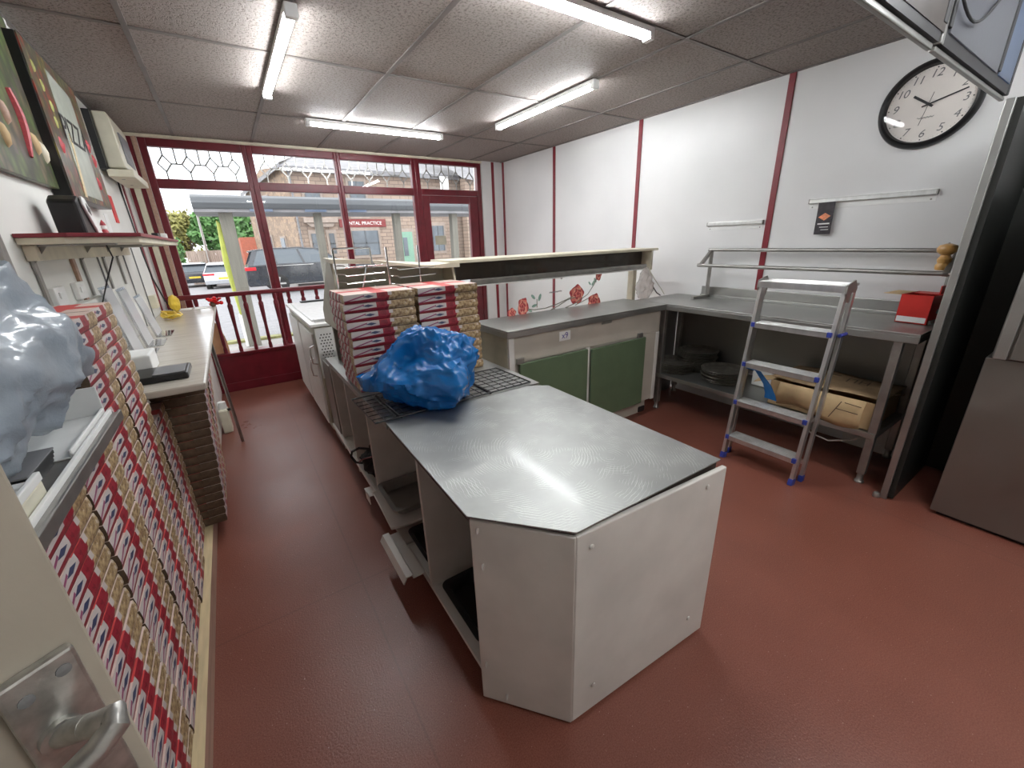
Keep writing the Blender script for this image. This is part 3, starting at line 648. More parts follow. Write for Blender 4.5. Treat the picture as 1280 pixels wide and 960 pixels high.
# ------------------------------------------------------------------ step ladder (folded, leaning)
ld = thing('step_ladder', 'folded aluminium step ladder leaning against the steel table', 'ladder', (2.50, 1.02, 0))
def lx(z): return 2.485+.125*z
LW = (.818, 1.232)
for y in LW:
    MB().bar((lx(.03), y, .03), (lx(1.12), y, 1.12), .020, .038, up=(1, 0, 0)).build('stile', 'alu', ld, bevel=.002)
    MB().bar((lx(0)-.002, y, 0), (lx(.04), y, .04), .026, .044, up=(1, 0, 0)).build('foot', 'bluecap', ld, bevel=.003)
for y in (.803, 1.247):
    MB().bar((lx(.03)+.085, y, .03), (lx(1.10)+.055, y, 1.10), .018, .030, up=(1, 0, 0)).build('rear_leg', 'alu', ld, bevel=.002)
    MB().bar((lx(0)+.087, y, 0), (lx(.04)+.085, y, .04), .024, .036, up=(1, 0, 0)).build('rear_foot', 'bluecap', ld, bevel=.003)
MB().bar((lx(.12)+.085, .81, .12), (lx(.12)+.085, 1.24, .12), .018, .025).build('rear_brace', 'alu', ld)
for z in (.163, .400, .648, .893):
    x = lx(z); m = MB(); m.box(x-.028, x+.075, LW[0]+.012, LW[1]-.012, z-.003, z+.004); m.box(x-.028, x-.022, LW[0]+.012, LW[1]-.012, z-.026, z+.001)
    for k in range(6): m.box(x-.022+k*.016, x-.018+k*.016, LW[0]+.013, LW[1]-.013, z+.004, z+.006)
    st = m.build('tread', 'alu', ld, bevel=.0015)
    c = MB()
    for y in (LW[0]+.010, LW[1]-.010): c.box(x-.031, x-.014, y-.011, y+.011, z-.022, z+.006)
    c.build('cap', 'bluecap', st, bevel=.003)
x = lx(1.135); m = MB(); m.box(x-.035, x+.15, LW[0]-.006, LW[1]+.006, 1.128, 1.140); m.box(x-.035, x-.028, LW[0]-.006, LW[1]+.006, 1.104, 1.13)
for k in range(10): m.box(x-.026+k*.017, x-.020+k*.017, LW[0], LW[1], 1.140, 1.1425)
m.build('top_platform', 'alu', ld, bevel=.002)
for y in LW:
    sgn = -1 if y < 1 else 1; yy = sorted((y+sgn*.007, y+sgn*.016))
    MB().prism([(x-.03, 1.145), (x+.06, 1.165), (x+.10, 1.12), (x+.07, 1.05), (x+.0, 1.05), (x-.035, 1.10)], 'y', yy[0], yy[1]).build('hinge_plate', 'galv', ld, bevel=.002)
MB().tube([(lx(.88)+.02, .795, .88), (lx(.88)+.10, .795, .88)], .010, 10).build('hinge_pin', 'bluecap', ld)
m = MB(); pts = [(lx(.60)+.03, 1.235, .600), (2.64, 1.18, .585), (2.665, 1.12, .50), (2.68, 1.10, .44), (2.685, 1.095, .405)]
vs = []
for i, p in enumerate(pts):
    w_ = .012+.006*i; vs += [(p[0]-.003, p[1]-w_, p[2]), (p[0]-.003, p[1]+w_, p[2]+.004), (p[0]+.003, p[1]+w_, p[2]+.004), (p[0]+.003, p[1]-w_, p[2])]
fs = [(i*4+k, i*4+(k+1) % 4, (i+1)*4+(k+1) % 4, (i+1)*4+k) for i in range(len(pts)-1) for k in range(4)]+[(3, 2, 1, 0), (len(vs)-4, len(vs)-3, len(vs)-2, len(vs)-1)]
m.add(vs, fs).build('strap', 'bluestrap', ld, smooth=True)

# ------------------------------------------------------------------ tall dark partition, hanging screen, grey units on the right
pt = thing('tall_partition', 'tall black panel with a steel front edge at the end of the table', 'partition', (2.75, .46, 0))
MB().box(2.752, XR-.01, .425, .455, .012, 1.888).build('panel', 'darkpanel', pt)
MB().box(XR-.03, XR-.01, .29, .425, .012, 1.888).build('return_panel', 'darkpanel', pt)
MB().box(2.736, 2.752, .448, .478, .0, 1.888).build('edge_trim', 'steeltable', pt, bevel=.003)
MB().lathe([(.014, 0), (.016, .004), (.016, .022), (.010, .03)], (2.728, .49, 0), 14).build('foot', 'galv', pt, smooth=True)
hs = thing('hanging_screen', 'aluminium framed screen hanging from the ceiling at top right', 'screen', (2.0, .47, 1.89))
m = MB(); m.box(.9, 1.79, .492, .505, 1.888, 1.904); m.box(1.825, 2.80, .494, .508, 1.892, 1.906)
m.build('bottom_rail', 'steeltable', hs, bevel=.003)
m = MB(); m.box(.9, 1.80, .484, .500, 1.906, 1.944); m.box(1.83, 2.76, .486, .502, 1.908, 1.95); m.build('gasket', 'ink', hs)
for x, mm in ((1.835, 'steeltable'), (.90, 'steeltable'), (2.785, 'ink')):
    MB().box(x-.012, x+.012, .484, .51, 1.908, CZ).build('post', mm, hs, bevel=.003)
for x0, x1 in ((1.790, 1.822), (1.848, 1.872), (2.515, 2.548), (2.745, 2.760)): MB().box(x0, x1, .480, .502, 1.95, CZ).build('glazing_bar', 'ink', hs, bevel=.002)
MB().box(.918, 1.817, .482, .488, 1.93, CZ-.005).build('brown_pane', 'brownpanel', hs)
MB().box(1.870, 2.505, .482, .488, 1.94, CZ-.005).build('frosted_pane', 'frost', hs)
MB().box(2.545, 2.745, .482, .488, 1.94, CZ-.005).build('blue_pane', 'bluepanel', hs)
MB().tube([(1.86+.54*t/14, .47, 2.01-.035*math.sin(PI*min(1, t/9))+.0009*t*t) for t in range(15)], .004, 7).build('cable', 'ink', hs, smooth=True)
gc = thing('grey_cabinet', 'grey steel equipment cabinet low at the right edge', 'cabinet', (3.0, -.2, 0))
MB().box(2.775, XR-.02, -.75, .285, .02, .845).build('carcass', 'steelgrey', gc, bevel=.004)
MB().box(2.80, XR-.04, -.72, .26, 0, .02).build('base', 'black', gc)
go = thing('upper_oven', 'stainless oven unit standing on the grey cabinet', 'oven', (3.0, -.2, .847))
MB().box(2.765, XR-.02, -.75, .268, .848, 1.55).build('casing', 'steelgrey', go, bevel=.004)
MB().box(2.745, 2.765, -.74, .215, .853, 1.54).build('door', 'steelgrey', go, bevel=.004)
MB().box(2.738, 2.765, .222, .262, .850, 1.545).build('edge_strip', 'steeltable', go, bevel=.003)

# ------------------------------------------------------------------ white serving counter with green doors
CZt = .905
wc = thing('serving_counter', 'beige serving counter with two green doors and steel top', 'counter', (2.03, 2.2, 0))
m = MB(); m.box(1.285, 2.775, 1.985, 2.42, CZt-.012, CZt); m.box(1.285, 2.775, 1.985, 1.990, CZt-.045, CZt-.012); m.box(1.285, 1.29, 1.99, 2.42, CZt-.045, CZt-.012); m.build('worktop', 'steel', wc, bevel=.003)
m = MB(); m.box(1.31, 2.74, 2.02, 2.40, .12, CZt-.012); m.box(1.36, 2.70, 2.06, 2.36, .0, .12); m.build('body', 'creamcab', wc)
MB().box(1.345, 2.74, 2.008, 2.022, .69, CZt-.05).build('fascia', 'creamcab', wc, bevel=.002)
MB().box(1.305, 1.345, 2.004, 2.022, .12, CZt-.05).build('end_stile', 'whitepaint', wc, bevel=.002)
MB().box(2.70, 2.74, 2.004, 2.020, .12, .69).build('end_stile', 'whitepaint', wc, bevel=.002)
MB().box(1.950, 1.985, 2.006, 2.022, .12, .69).build('middle_stile', 'whitepaint', wc, bevel=.002)
q = MB(); q.prism([(2.02+.0, .13), (2.02, CZt-.05), (2.38, CZt-.05), (2.38, .13)], 'x', 1.300, 1.31); q.build('end_panel', 'olivecream', wc, bevel=.01)
MB().box(1.375, 1.948, 1.985, 2.006, .13, .685).build('door', 'green', wc, bevel=.003)
MB().box(1.990, 2.560, 1.985, 2.006, .13, .675).build('door', 'green', wc, bevel=.003)
MB().box(2.56, 2.70, 2.006, 2.020, .13, .69).build('infill', 'creamcab', wc)
for x, z in ((1.385, .70), (2.505, .692)):
    m = MB(); m.box(x-.028, x+.028, 1.994, 2.008, z-.018, z+.022); m.build('hinge', 'galv', wc, bevel=.004)
MB().box(2.09, 2.185, 1.998, 2.009, .835, .862).build('vent_slot', 'galv', wc, bevel=.003)
sl = MB().box(1.705, 1.80, 2.0065, 2.008, .775, .838).build('price_label', 'hwhite', wc)
text('lettering', 'x9', .055, 'inkblue', sl, frame_T((1.752, 2.0055, .808), (1, 0, 0), (0, 0, 1)))
tag(MB().box(2.62, 2.70, 2.05, 2.2, .0, .05).build('floor_block', 'black', bevel=.01), 'small black block on the floor under the serving counter', 'block')

# rose decals on the glass screen
gs = thing('glass_screen', 'glass sneeze screen with printed red roses on the serving counter', 'glass screen', (2.1, 2.41, CZt))
MB().box(1.34, 2.80, 2.405, 2.411, CZt, 1.27).build('pane', 'screen', gs)
def rose(cx, cz, r, a0, half=False, tilt=0):
    m = MB(); Y = 2.4035
    layers = [(1.0, 0), (.86, 1), (.70, 2), (.52, 0), (.34, 1), (.18, 0)]
    for i, (k, c) in enumerate(layers):
        m.cm = c; off = r*.10*i
        m.disc((cx+off*math.cos(a0)*.4, Y-.0003*i, cz+off*math.sin(a0)*.4), r*k, (0, -1, 0), 30, .09+.03*i, a0+i*1.3, sx=1 if not half else .8, sz=1 if not half else 1.15)
    m.build('rose_print', ['rose1', 'rose2', 'rose3'], gs)
rose(2.215, .995, .072, .5); rose(2.405, .915, .068, 1.9)
rose(1.70, .955, .058, 2.5, True); rose(1.60, .925, .035, .3); rose(2.445, 1.13, .040, 1.1, True)
def stem(pts, r=.0035): MB().tube([(x, 2.403, z) for x, z in pts], r, 5).build('stem_print', 'rosestem', gs)
stem([(1.75, .935), (1.80, .925), (1.90, .925), (2.0, .94), (2.10, .965), (2.17, .985)]); stem([(1.95, .905), (2.03, .93), (2.12, .965), (2.20, .975)]); stem([(2.10, .907), (2.2, .93), (2.33, .985), (2.40, 1.06), (2.42, 1.10)]); stem([(2.2, .915), (2.29, .94), (2.34, .955)])
def leafp(cx, cz, r, a):
    m = MB(); v = []
    for k in range(12):
        t = 2*PI*k/12; x = r*math.cos(t); z = r*.45*math.sin(t); v.append((cx+x*math.cos(a)-z*math.sin(a), 2.403, cz+x*math.sin(a)+z*math.cos(a)))
    m.add(v, [tuple(range(12))]); m.build('leaf_print', 'roseleaf', gs)
leafp(1.79, 1.02, .024, 2.4); leafp(1.85, 1.01, .028, 1.2); leafp(1.80, .955, .024, .2); leafp(2.39, 1.07, .026, .9); leafp(2.41, 1.09, .022, 2.2); leafp(2.35, 1.07, .018, 2.4); leafp(1.76, .925, .022, -.6)
stem([(1.825, .94), (1.825, 1.0)])
sq = MB(); sq.tube([(1.94+.12*i/30, 2.403, 1.035+.006*math.sin(i*1.9)+.004*i/30) for i in range(31)], .0022, 5); sq.build('script_mark', 'inkgrey', gs)

# gantry shelf over the serving counter, with its batten lamp
gn = thing('gantry_shelf', 'cream topped shelf with dark brown back running above the serving counter', 'shelf', (2.1, 2.45, 1.17))
MB().box(1.13, 3.125, 2.37, 2.66, 1.288, 1.308).build('shelf_board', 'creampaint', gn, bevel=.003)
MB().box(1.22, 3.04, 2.475, 2.495, 1.175, 1.288).build('back_board', 'darkwood', gn)
MB().box(3.04, 3.06, 2.37, 2.60, 1.13, 1.288).build('end_bracket', 'creampaint', gn, bevel=.002)
MB().box(3.0, 3.04, 2.52, 2.58, .0, 1.288).build('support_post', 'creampaint', gn)
l = MB(); l.box(1.285, 3.0, 2.378, 2.412, 1.145, 1.182); l.build('batten_lamp', 'galv', gn, bevel=.008)
MB().box(1.31, 2.98, 2.383, 2.407, 1.136, 1.146).build('lamp_lens', 'hwhite', gn, bevel=.003)
MB().lathe([(.006, -.014), (.008, 0)], (2.05, 2.395, 1.14), 10).build('lamp_clip', 'galv', gn)
for nm, pts, mm, lb in (('power_cable', [(3.0, 2.39, 1.15), (3.03, 2.38, 1.08), (3.06, 2.36, 1.0), (3.11, 2.34, .93), (3.15, 2.33, .905)], 'black', 'black flex dropping from the gantry lamp to the corner worktop'),
                        ('power_cable', [(3.04, 2.39, 1.14), (3.10, 2.37, 1.05), (3.18, 2.35, .96), (3.22, 2.34, .905)], 'olivecream', 'thin grey flex to the right of the black one by the gantry end')):
    tag(MB().tube(pts, .005 if mm == 'black' else .0035, 7).build(nm, mm, smooth=True), lb, 'cable')

def blob_bag(name, m, prof, seed, label, cat, sub=40, amp=.05, freq=7, crease=1.0):
    """crumpled bag: prof(u,v) -> base point on a closed sphere grid; ridged noise folds push it in and out"""
    n, k = sub*2, sub; vs = []; fs = []
    off = Vector((seed, seed*1.7, seed*.3))
    for j in range(k+1):
        for i in range(n):
            a = 2*PI*i/n; b = PI*j/k; d = Vector((math.cos(a)*math.sin(b), math.sin(a)*math.sin(b), math.cos(b)))
            p = prof(d); q = p*freq+off
            r1 = 1-abs(noise.noise(q))*2; r2 = 1-abs(noise.noise(q*2.3+Vector((5, 1, 2))))*2; r3 = noise.noise(q*5.1)
            h = amp*(r1*.75+r2*.35*crease+r3*.12-.55)
            vs.append(p+d*h)
    for j in range(k):
        for i in range(n):
            fs.append((j*n+i, (j+1)*n+i, (j+1)*n+(i+1) % n, j*n+(i+1) % n))
    mb = MB(); mb.add(vs, fs)
    return mb
def crumple(prof, seed, sub, depth, amp, freq):
    """bag of flat facets and sharp creases: a polytope cut by random planes, then fine ridges"""
    rnd = random.Random(seed); planes = []
    for _ in range(34):
        a = Vector((rnd.gauss(0, 1), rnd.gauss(0, 1), rnd.gauss(0, 1))).normalized(); planes.append((a, rnd.uniform(1-depth, 1.0)))
    creases = [(Vector((rnd.gauss(0, 1), rnd.gauss(0, 1), rnd.gauss(0, 1))).normalized(), rnd.uniform(.02, .05)) for _ in range(9)]
    n, k = sub*2, sub; vs = []; fs = []; off = Vector((seed*.7, seed*.3, seed*.11))
    for j in range(k+1):
        for i in range(n):
            a = 2*PI*i/n; b = PI*j/k; d = Vector((math.cos(a)*math.sin(b), math.sin(a)*math.sin(b), math.cos(b)))
            w1 = d+Vector((noise.noise(d*2+off), noise.noise(d*2+off*2), noise.noise(d*2+off*3)))*.22
            r = 1.12
            for (q, c) in planes:
                t = w1.normalized().dot(q)
                if t > .2: r = min(r, c/t)
            for (q, c) in creases:
                t = abs(w1.dot(q)); 
                if t < .10: r -= c*(1-t/.10)*(.5+.5*noise.noise(d*3+off))
            base = prof(d); cen = prof(Vector((0, 0, 0))); p = cen+(base-cen)*min(r, 1.08)
            q = p*freq+off; h = amp*(1-2*abs(noise.noise(q)))+amp*.6*(1-2*abs(noise.noise(q*2.4)))
            vs.append(p+d*h)
    for j in range(k):
        for i in range(n): fs.append((j*n+i, (j+1)*n+i, (j+1)*n+(i+1) % n, j*n+(i+1) % n))
    mb = MB(); mb.add(vs, fs); return mb
# clear plastic bag at the lamp end
def pr(d): return Vector((2.93+.085*d.x*(1.15-.35*d.z), 2.33+.028*d.y, 1.02+.125*d.z))
o = blob_bag('b', 0, pr, 3.3, '', '', 22, .03, 14); tag(o.build('plastic_bag', 'clearbag', smooth=True), 'clear crinkled plastic bag hanging at the right end of the gantry', 'bag')

# ------------------------------------------------------------------ left heated display (tilted ends) and pan rack on the run
hd = thing('display_hood', 'cream display hood with sloping ends behind the pizza boxes', 'display hood', (.8, 2.5, .72))
Pz = [(2.40, 1.355), (2.52, 1.355), (2.86, 1.09), (2.86, .96), (2.34, .96), (2.34, 1.09)]
Pe = [(2.42, 1.350), (2.50, 1.350), (2.90, 1.03), (2.90, .96), (2.32, .96)]
MB().prism(Pe, 'x', .455, .468).build('end_panel', 'olivecream', hd, bevel=.002)
MB().prism([(2.40, 1.290), (2.50, 1.290), (2.90, 1.03), (2.90, .96), (2.33, 1.0)], 'x', 1.155, 1.170).build('end_panel', 'creampaint', hd, bevel=.002)
m = MB(); vs = []
for i in range(17):
    t = i/16; x = .450+.74*t; zt = 1.355-.055*min(1, t*1.3)
    vs += [(x, 2.36+.01*math.sin(4*t), zt-.006+.008*math.sin(7*t)), (x, 2.56, zt), (x, 2.36+.01*math.sin(4*t), zt-.026+.006*math.sin(5*t)), (x, 2.56, zt-.016)]
fs = []
for i in range(16):
    a = i*4; fs += [(a, a+4, a+5, a+1), (a+2, a+3, a+7, a+6), (a, a+2, a+6, a+4), (a+1, a+5, a+7, a+3)]
fs += [(0, 1, 3, 2), (64, 66, 67, 65)]
m.add(vs, fs).build('top_board', 'creampaint', hd)
MB().box(.468, 1.155, 2.535, 2.55, .96, 1.29).build('back_panel', 'olivecream', hd)
MB().box(.455, 1.17, 2.34, 2.90, .945, .962).build('deck', 'olivecream', hd, bevel=.002)
for x in (.48, 1.14):
    for y in (2.44, 2.74): MB().box(x-.015, x+.015, y-.015, y+.015, .722, .947).build('leg', 'galv', hd)
rkk = thing('pan_rack', 'chrome wire pan rack with rows of prongs behind the pizza boxes', 'wire rack', (.72, 2.345, .722))
def wire(pts, r=.004, nm='wire'): return MB().tube(pts, r, 7).build(nm, 'chrome', rkk, smooth=True)
Y0 = 2.335
wire([(.462, Y0, .724), (.462, Y0, 1.398), (.465, Y0, 1.402), (.648, Y0, 1.402), (.652, Y0, 1.398), (.652, Y0, 1.35), (.655, Y0-.005, 1.30)], .005, 'frame')
wire([(.735, Y0, .724), (.738, Y0, 1.402)], .006, 'upright'); wire([(.92, Y0, 1.405), (.925, Y0, .724)], .005, 'upright')
wire([(.618, Y0-.03, 1.315), (.572, Y0-.03, 1.18), (.50, Y0-.03, .975)], .0045, 'brace')
wire([(.46, Y0, .728), (.93, Y0, .728)], .005, 'base_wire')
for z in (1.318, 1.275, 1.235, 1.195, 1.155, 1.11):
    wire([(.462, Y0, z), (.505, Y0-.004, z-.004), (.512, Y0-.012, z-.014), (.505, Y0-.016, z-.012), (.52, Y0-.014, z-.012), (.71, Y0-.014, z-.006)], .0035, 'prong')
    wire([(.652, Y0, z+.008), (.662, Y0-.01, z-.002), (.668, Y0-.014, z-.008)], .0035, 'hook')
for z in (1.29, 1.247, 1.205, 1.16, 1.115):
    wire([(.745, Y0, z), (.785, Y0-.004, z-.004), (.790, Y0-.012, z-.014), (.80, Y0-.014, z-.012), (1.01, Y0-.014, z-.006)], .0035, 'prong')

# white chest / bain-marie by the window
ch = thing('hot_cupboard', 'white steel hot cupboard near the window with a perforated end plate', 'hot cupboard', (.7, 3.8, 0))
MB().box(.385, .98, 3.12, 4.52, .88, .902).build('worktop', 'whitemetal', ch, bevel=.004)
MB().box(.41, .96, 3.14, 4.50, .08, .88).build('body', 'olivecream', ch, bevel=.004)
m = MB(); m.box(.392, .41, 3.20, 3.85, .12, .82); m.build('door', 'whitemetal', ch, bevel=.004)
MB().box(.392, .41, 3.90, 4.48, .12, .82).build('door', 'whitemetal', ch, bevel=.004)
m = MB(); m.box(.410, .53, 3.128, 3.14, .50, .87); ep = m.build('end_plate', 'whitemetal', ch, bevel=.003)
m = MB()
for i in range(4):
    for j in range(12): m.disc((.437+i*.020+(.01 if j % 2 else 0), 3.1275, .59+j*.021), .0052, (0, -1, 0), 10)
m.build('vent_holes', 'ink', ep)
for y, z in ((3.19, .74), (3.30, .62)):
    m = MB(); m.tube([(.40, y, z), (.368, y, z-.01), (.362, y, z-.07), (.368, y, z-.13), (.40, y, z-.14)], .006, 8); m.build('handle', 'chrome', ch, smooth=True)
m = MB(); m.box(.42, .80, 3.25, 4.40, .902, .912); m.box(.43, .82, 3.18, 3.24, .902, .925); m.build('lid', 'alu', ch, bevel=.004)
m = MB(); m.box(.50, .85, 4.36, 4.42, .912, .925); m.build('lid_slot', 'ink', ch, bevel=.003)
m = MB(); m.box(.425, .50, 3.13, 3.15, .1, .48); m.build('pipe_bracket', 'darkwood', ch)

# ------------------------------------------------------------------ island run (open shelving towards the aisle)
IZ = .722
ir = thing('island_counter', 'near island counter with clipped corner and scratched steel top', 'counter', (.8, 1.05, 0))
top = [(.388, .832), (.580, .612), (1.195, .598), (1.205, 1.50), (1.12, 1.56), (.402, 1.565)]
MB().prism(top, 'z', IZ-.002, IZ+.003).build('steel_top', 'steelswirl', ir, bevel=.001)
inner = [(.400, .845), (.585, .622), (1.185, .605), (1.185, 1.56), (.412, 1.56)]
MB().prism(inner, 'z', IZ-.030, IZ-.003).build('top_board', 'darkwood', ir)
def panel(a, b, th, z0, z1, nm, m='greywhite', par=ir, bev=.004):
    a = Vector((*a, 0)); b = Vector((*b, 0)); t = (b-a).normalized(); n = Vector((-t.y, t.x, 0))*th
    q = [(a.x, a.y), (b.x, b.y), (b.x+n.x, b.y+n.y), (a.x+n.x, a.y+n.y)]
    return MB().prism(q, 'z', z0, z1).build(nm, m, par, bevel=bev)
p1 = panel((.396, .838), (.580, .612), .018, .006, IZ-.014, 'corner_panel'); p2 = panel((.581, .611), (1.192, .572), .018, .012, IZ-.012, 'end_panel')
scw = MB()
for (x, y, z) in ((.412, .815, .68), (.418, .808, .56), (.41, .818, .17), (.45, .768, .05)): scw.lathe([(.009, 0), (.008, .004), (0, .006)], (x-.004, y-.003, z), 12, Matrix.Rotation(PI/2, 4, Vector((.65, -.76, 0)).cross(Vector((0, 0, 1)))))
scw.build('filled_screw', 'greywhite', p1, smooth=True)
scw = MB()
for (x, z) in ((.63, .66), (1.10, .67), (.66, .12), (1.10, .12)): scw.lathe([(.008, 0), (.007, .003), (0, .005)], (x, .611-(x-.58)*.064-.001, z), 12, Matrix.Rotation(PI/2, 4, 'X'))
scw.build('filled_screw', 'greywhite', p2, smooth=True)
panel((1.175, .60), (1.175, 1.56), -.018, .02, IZ-.03, 'far_side')
MB().box(.80, 1.175, 1.535, 1.555, .02, IZ-.03).build('rear_panel', 'greywhite', ir)
MB().box(.412, .80, 1.262, 1.282, .103, IZ-.03).build('divider', 'greywhite', ir, bevel=.002)
MB().box(.78, .80, .66, 1.535, .10, IZ-.03).build('inner_back', 'greywhite', ir)
MB().prism([(.412, .86), (.44, .82), (.56, .68), (.78, .66), (.78, 1.56), (.412, 1.56)], 'z', .085, .103).build('bottom_shelf', 'greywhite', ir, bevel=.002)
MB().prism([(.425, .87), (.56, .70), (1.15, .63), (1.15, 1.53), (.60, 1.53)], 'z', 0, .085).build('plinth', 'darkwood', ir)
MB().box(.42, .78, 1.285, 1.53, .103, .112).build('shelf_lining', 'whitepaint', ir)

def tray(name, x0, x1, y0, y1, z, dep, m, label, rim=.02, par=None, rot=0):
    cx, cy = (x0+x1)/2, (y0+y1)/2; t = thing(name, label, 'tray', (cx, cy, z), rot)
    a, b = (x1-x0)/2, (y1-y0)/2
    def rr(a, b, r, n=5):
        pts = []
        for (sx, sy, s0) in ((1, 1, 0), (-1, 1, PI/2), (-1, -1, PI), (1, -1, 1.5*PI)):
            for i in range(n+1):
                an = s0+PI/2*i/n; pts.append((sx*(a-r)+r*math.cos(an), sy*(b-r)+r*math.sin(an)))
        return pts
    loops = [(a, b, .03, dep-.004), (a, b, .03, dep), (a-rim, b-rim, .03, dep), (a-rim-.006, b-rim-.006, .03, dep-.006), (a-rim-.012, b-rim-.012, .035, .004), (a-rim-.02, b-rim-.02, .03, .003)]
    outer = [(a-rim-.018, b-rim-.018, .03, 0), (a-rim-.010, b-rim-.010, .035, .001), (a-rim-.003, b-rim-.003, .03, dep-.006), (a, b, .03, dep-.004)]
    vs = []; fs = []; seq = outer+loops[1:]
    for (aa, bb, r, zz) in seq: vs += [(p[0], p[1], zz) for p in rr(aa, bb, r)]
    n = 24
    for i in range(len(seq)-1): fs += [(i*n+k, i*n+(k+1) % n, (i+1)*n+(k+1) % n, (i+1)*n+k) for k in range(n)]
    fs += [tuple(range(n-1, -1, -1)), tuple(range((len(seq)-1)*n, len(seq)*n))]
    MB().add(vs, fs).build('pan', m, t, local=True, smooth=True)
    return t
tray('oven_tray', .43, .60, .90, 1.22, .104, .045, 'black', 'black rimmed tray on the bottom shelf of the near island bay', rot=0)
# pulled-out bottom slab with steel tray
sl = tag(MB().prism([(.372, 1.63), (.43, 1.615), (.77, 1.615), (.77, 1.975), (.385, 1.975)], 'z', .158, .172).build('loose_shelf', 'greywhite', bevel=.003), 'loose grey shelf board sticking out of the second island bay', 'shelf board')
tray('steel_tray', .405, .70, 1.66, 1.955, .1725, .05, 'steeltable', 'steel roasting tray on the loose shelf board in the aisle side')
m = MB(); m.prism([(.318, .125), (.332, .152), (.352, .152), (.356, .136), (.402, .136), (.402, .141), (.361, .141), (.356, .157), (.328, .157), (.313, .128)], 'y', 1.315, 1.625)
tag(m.build('folded_metal_strip', 'greywhite', bevel=.001), 'pale folded metal strip jutting out below the island shelf', 'metal strip')
tray('baking_tray', .43, .62, 1.32, 1.59, .1125, .05, 'black', 'black baking tray tucked behind the folded metal strip', .012)

run = thing('run_counter', 'long rear run of the island counter with open bays', 'counter', (.8, 2.2, 0))
MB().box(.404, 1.20, 1.568, 2.84, IZ-.004, IZ).build('steel_top', 'steel', run)
MB().box(.404, .410, 1.57, 2.84, IZ-.030, IZ-.004).build('steel_lip', 'steel', run)
MB().box(.415, 1.19, 1.57, 2.83, IZ-.028, IZ-.005).build('top_board', 'darkwood', run)
for y in (1.980, 2.42, 2.80): MB().box(.418, .80, y, y+.020, .06, IZ-.028).build('divider', 'greywhite', run, bevel=.002)
MB().box(.80, .82, 1.57, 2.83, .06, IZ-.028).build('inner_back', 'greywhite', run)
MB().box(.420, .80, 2.0, 2.80, .135, .150).build('bottom_shelf', 'whitepaint', run, bevel=.002)
MB().box(.412, .80, 1.57, 1.98, .085, .103).build('bottom_shelf', 'greywhite', run, bevel=.002)
MB().box(.405, .420, 1.97, 3.10, .125, .155).build('shelf_edge', 'whitemetal', run, bevel=.002)
MB().box(.50, 1.18, 1.60, 2.80, 0, .06).build('plinth', 'darkwood', run)
MB().box(.82, 1.19, 1.57, 2.83, .06, IZ-.028).build('rear_box', 'greywhite', run)
MB().box(.415, .75, 2.86, 3.10, .06, .66).build('grey_side_unit', 'steelgrey', run, bevel=.003)

# black shoulder bag in the bay
def pr(d): return Vector((.50+.10*d.x, 2.17+.13*d.y, .235+.085*d.z*(1+.2*d.y)))
o = thing('shoulder_bag', 'black fabric bag with strap stuffed into the island bay', 'bag', (.50, 2.17, .15))
blob_bag('b', 0, pr, 9.1, '', '', 24, .035, 13).build('body', 'blackmatt', o, smooth=True)
MB().tube([(.46, 2.22, .30), (.41, 2.27, .30), (.375, 2.31, .27), (.37, 2.33, .23), (.385, 2.30, .20), (.41, 2.25, .21), (.45, 2.20, .25)], .007, 8).build('strap', 'blackmatt', o, smooth=True)
MB().tube([(.44, 2.10, .31), (.40, 2.16, .28), (.39, 2.22, .24)], .004, 6).build('piping', 'redstrip', o, smooth=True)
o = MB(); o.box(.372, .44, 2.02, 2.12, .118, .122); o.box(.372, .376, 2.02, 2.10, .07, .122)
tag(o.build('paper_scrap', 'hwhite', bevel=.001), 'scrap of white paper hanging over the shelf edge below the black bag', 'paper')

# wire cooling rack and blue bag
wr = thing('cooling_rack', 'black wire cooling rack lying across the island top', 'wire rack', (.76, 1.74, IZ+.006))
c4 = [Vector((.362, 1.575, 0)), Vector((1.155, 1.585, 0)), Vector((1.145, 1.900, 0)), Vector((.352, 1.915, 0))]
zz = IZ+.0085
def P4(u, v): return (c4[0]*(1-u)*(1-v)+c4[1]*u*(1-v)+c4[2]*u*v+c4[3]*(1-u)*v)+Vector((0, 0, zz))
MB().tube([P4(0, 0), P4(1, 0), P4(1, 1), P4(0, 1)], .004, 8, closed=True).build('frame', 'blackmetal', wr)
m = MB()
for i in range(1, 17): m.tube([P4(i/17, 0), P4(i/17, 1)], .0022, 5)
for i in range(1, 7): m.tube([P4(0, i/7)-Vector((0, 0, .0044)), P4(1, i/7)-Vector((0, 0, .0044))], .0022, 5)
m.build('mesh_wires', 'blackmetal', wr)
for q in (.70, .14): MB().tube([P4(q, 0)-Vector((0, 0, .003)), P4(q, 1)-Vector((0, 0, .003))], .0055, 6).build('runner', 'blackmetal', wr)

def blue(d):
    x = .665+.235*d.x; y = 1.690+.175*d.y; z = .875+.180*d.z
    if d.x < 0: z -= .055*(-d.x)**2.4*(1 if d.z > 0 else -.15); x -= .05*(-d.x)**4*(1-.6*max(0, d.z)); y += .04*(-d.x)
    if d.y < 0 and d.z < .35: y -= .10*max(0, -d.y)**1.6*max(0, 1-2.2*abs(d.x-.05))
    if d.x > 0: z += .02*d.x
    g_ = math.exp(-((d.x+.35)**2+(d.z-.55)**2+(d.y+.55)**2)/.14); y += .13*g_; z -= .05*g_
    return Vector((x, y, max(z, .742)))
bb = crumple(blue, 23, 96, .17, .017, 12)
for v in bb.v: v.z = max(v.z, .737)
tag(bb.build('blue_plastic_bag', 'bluebag', smooth=True), 'crumpled glossy blue plastic bag on the wire rack', 'bag')

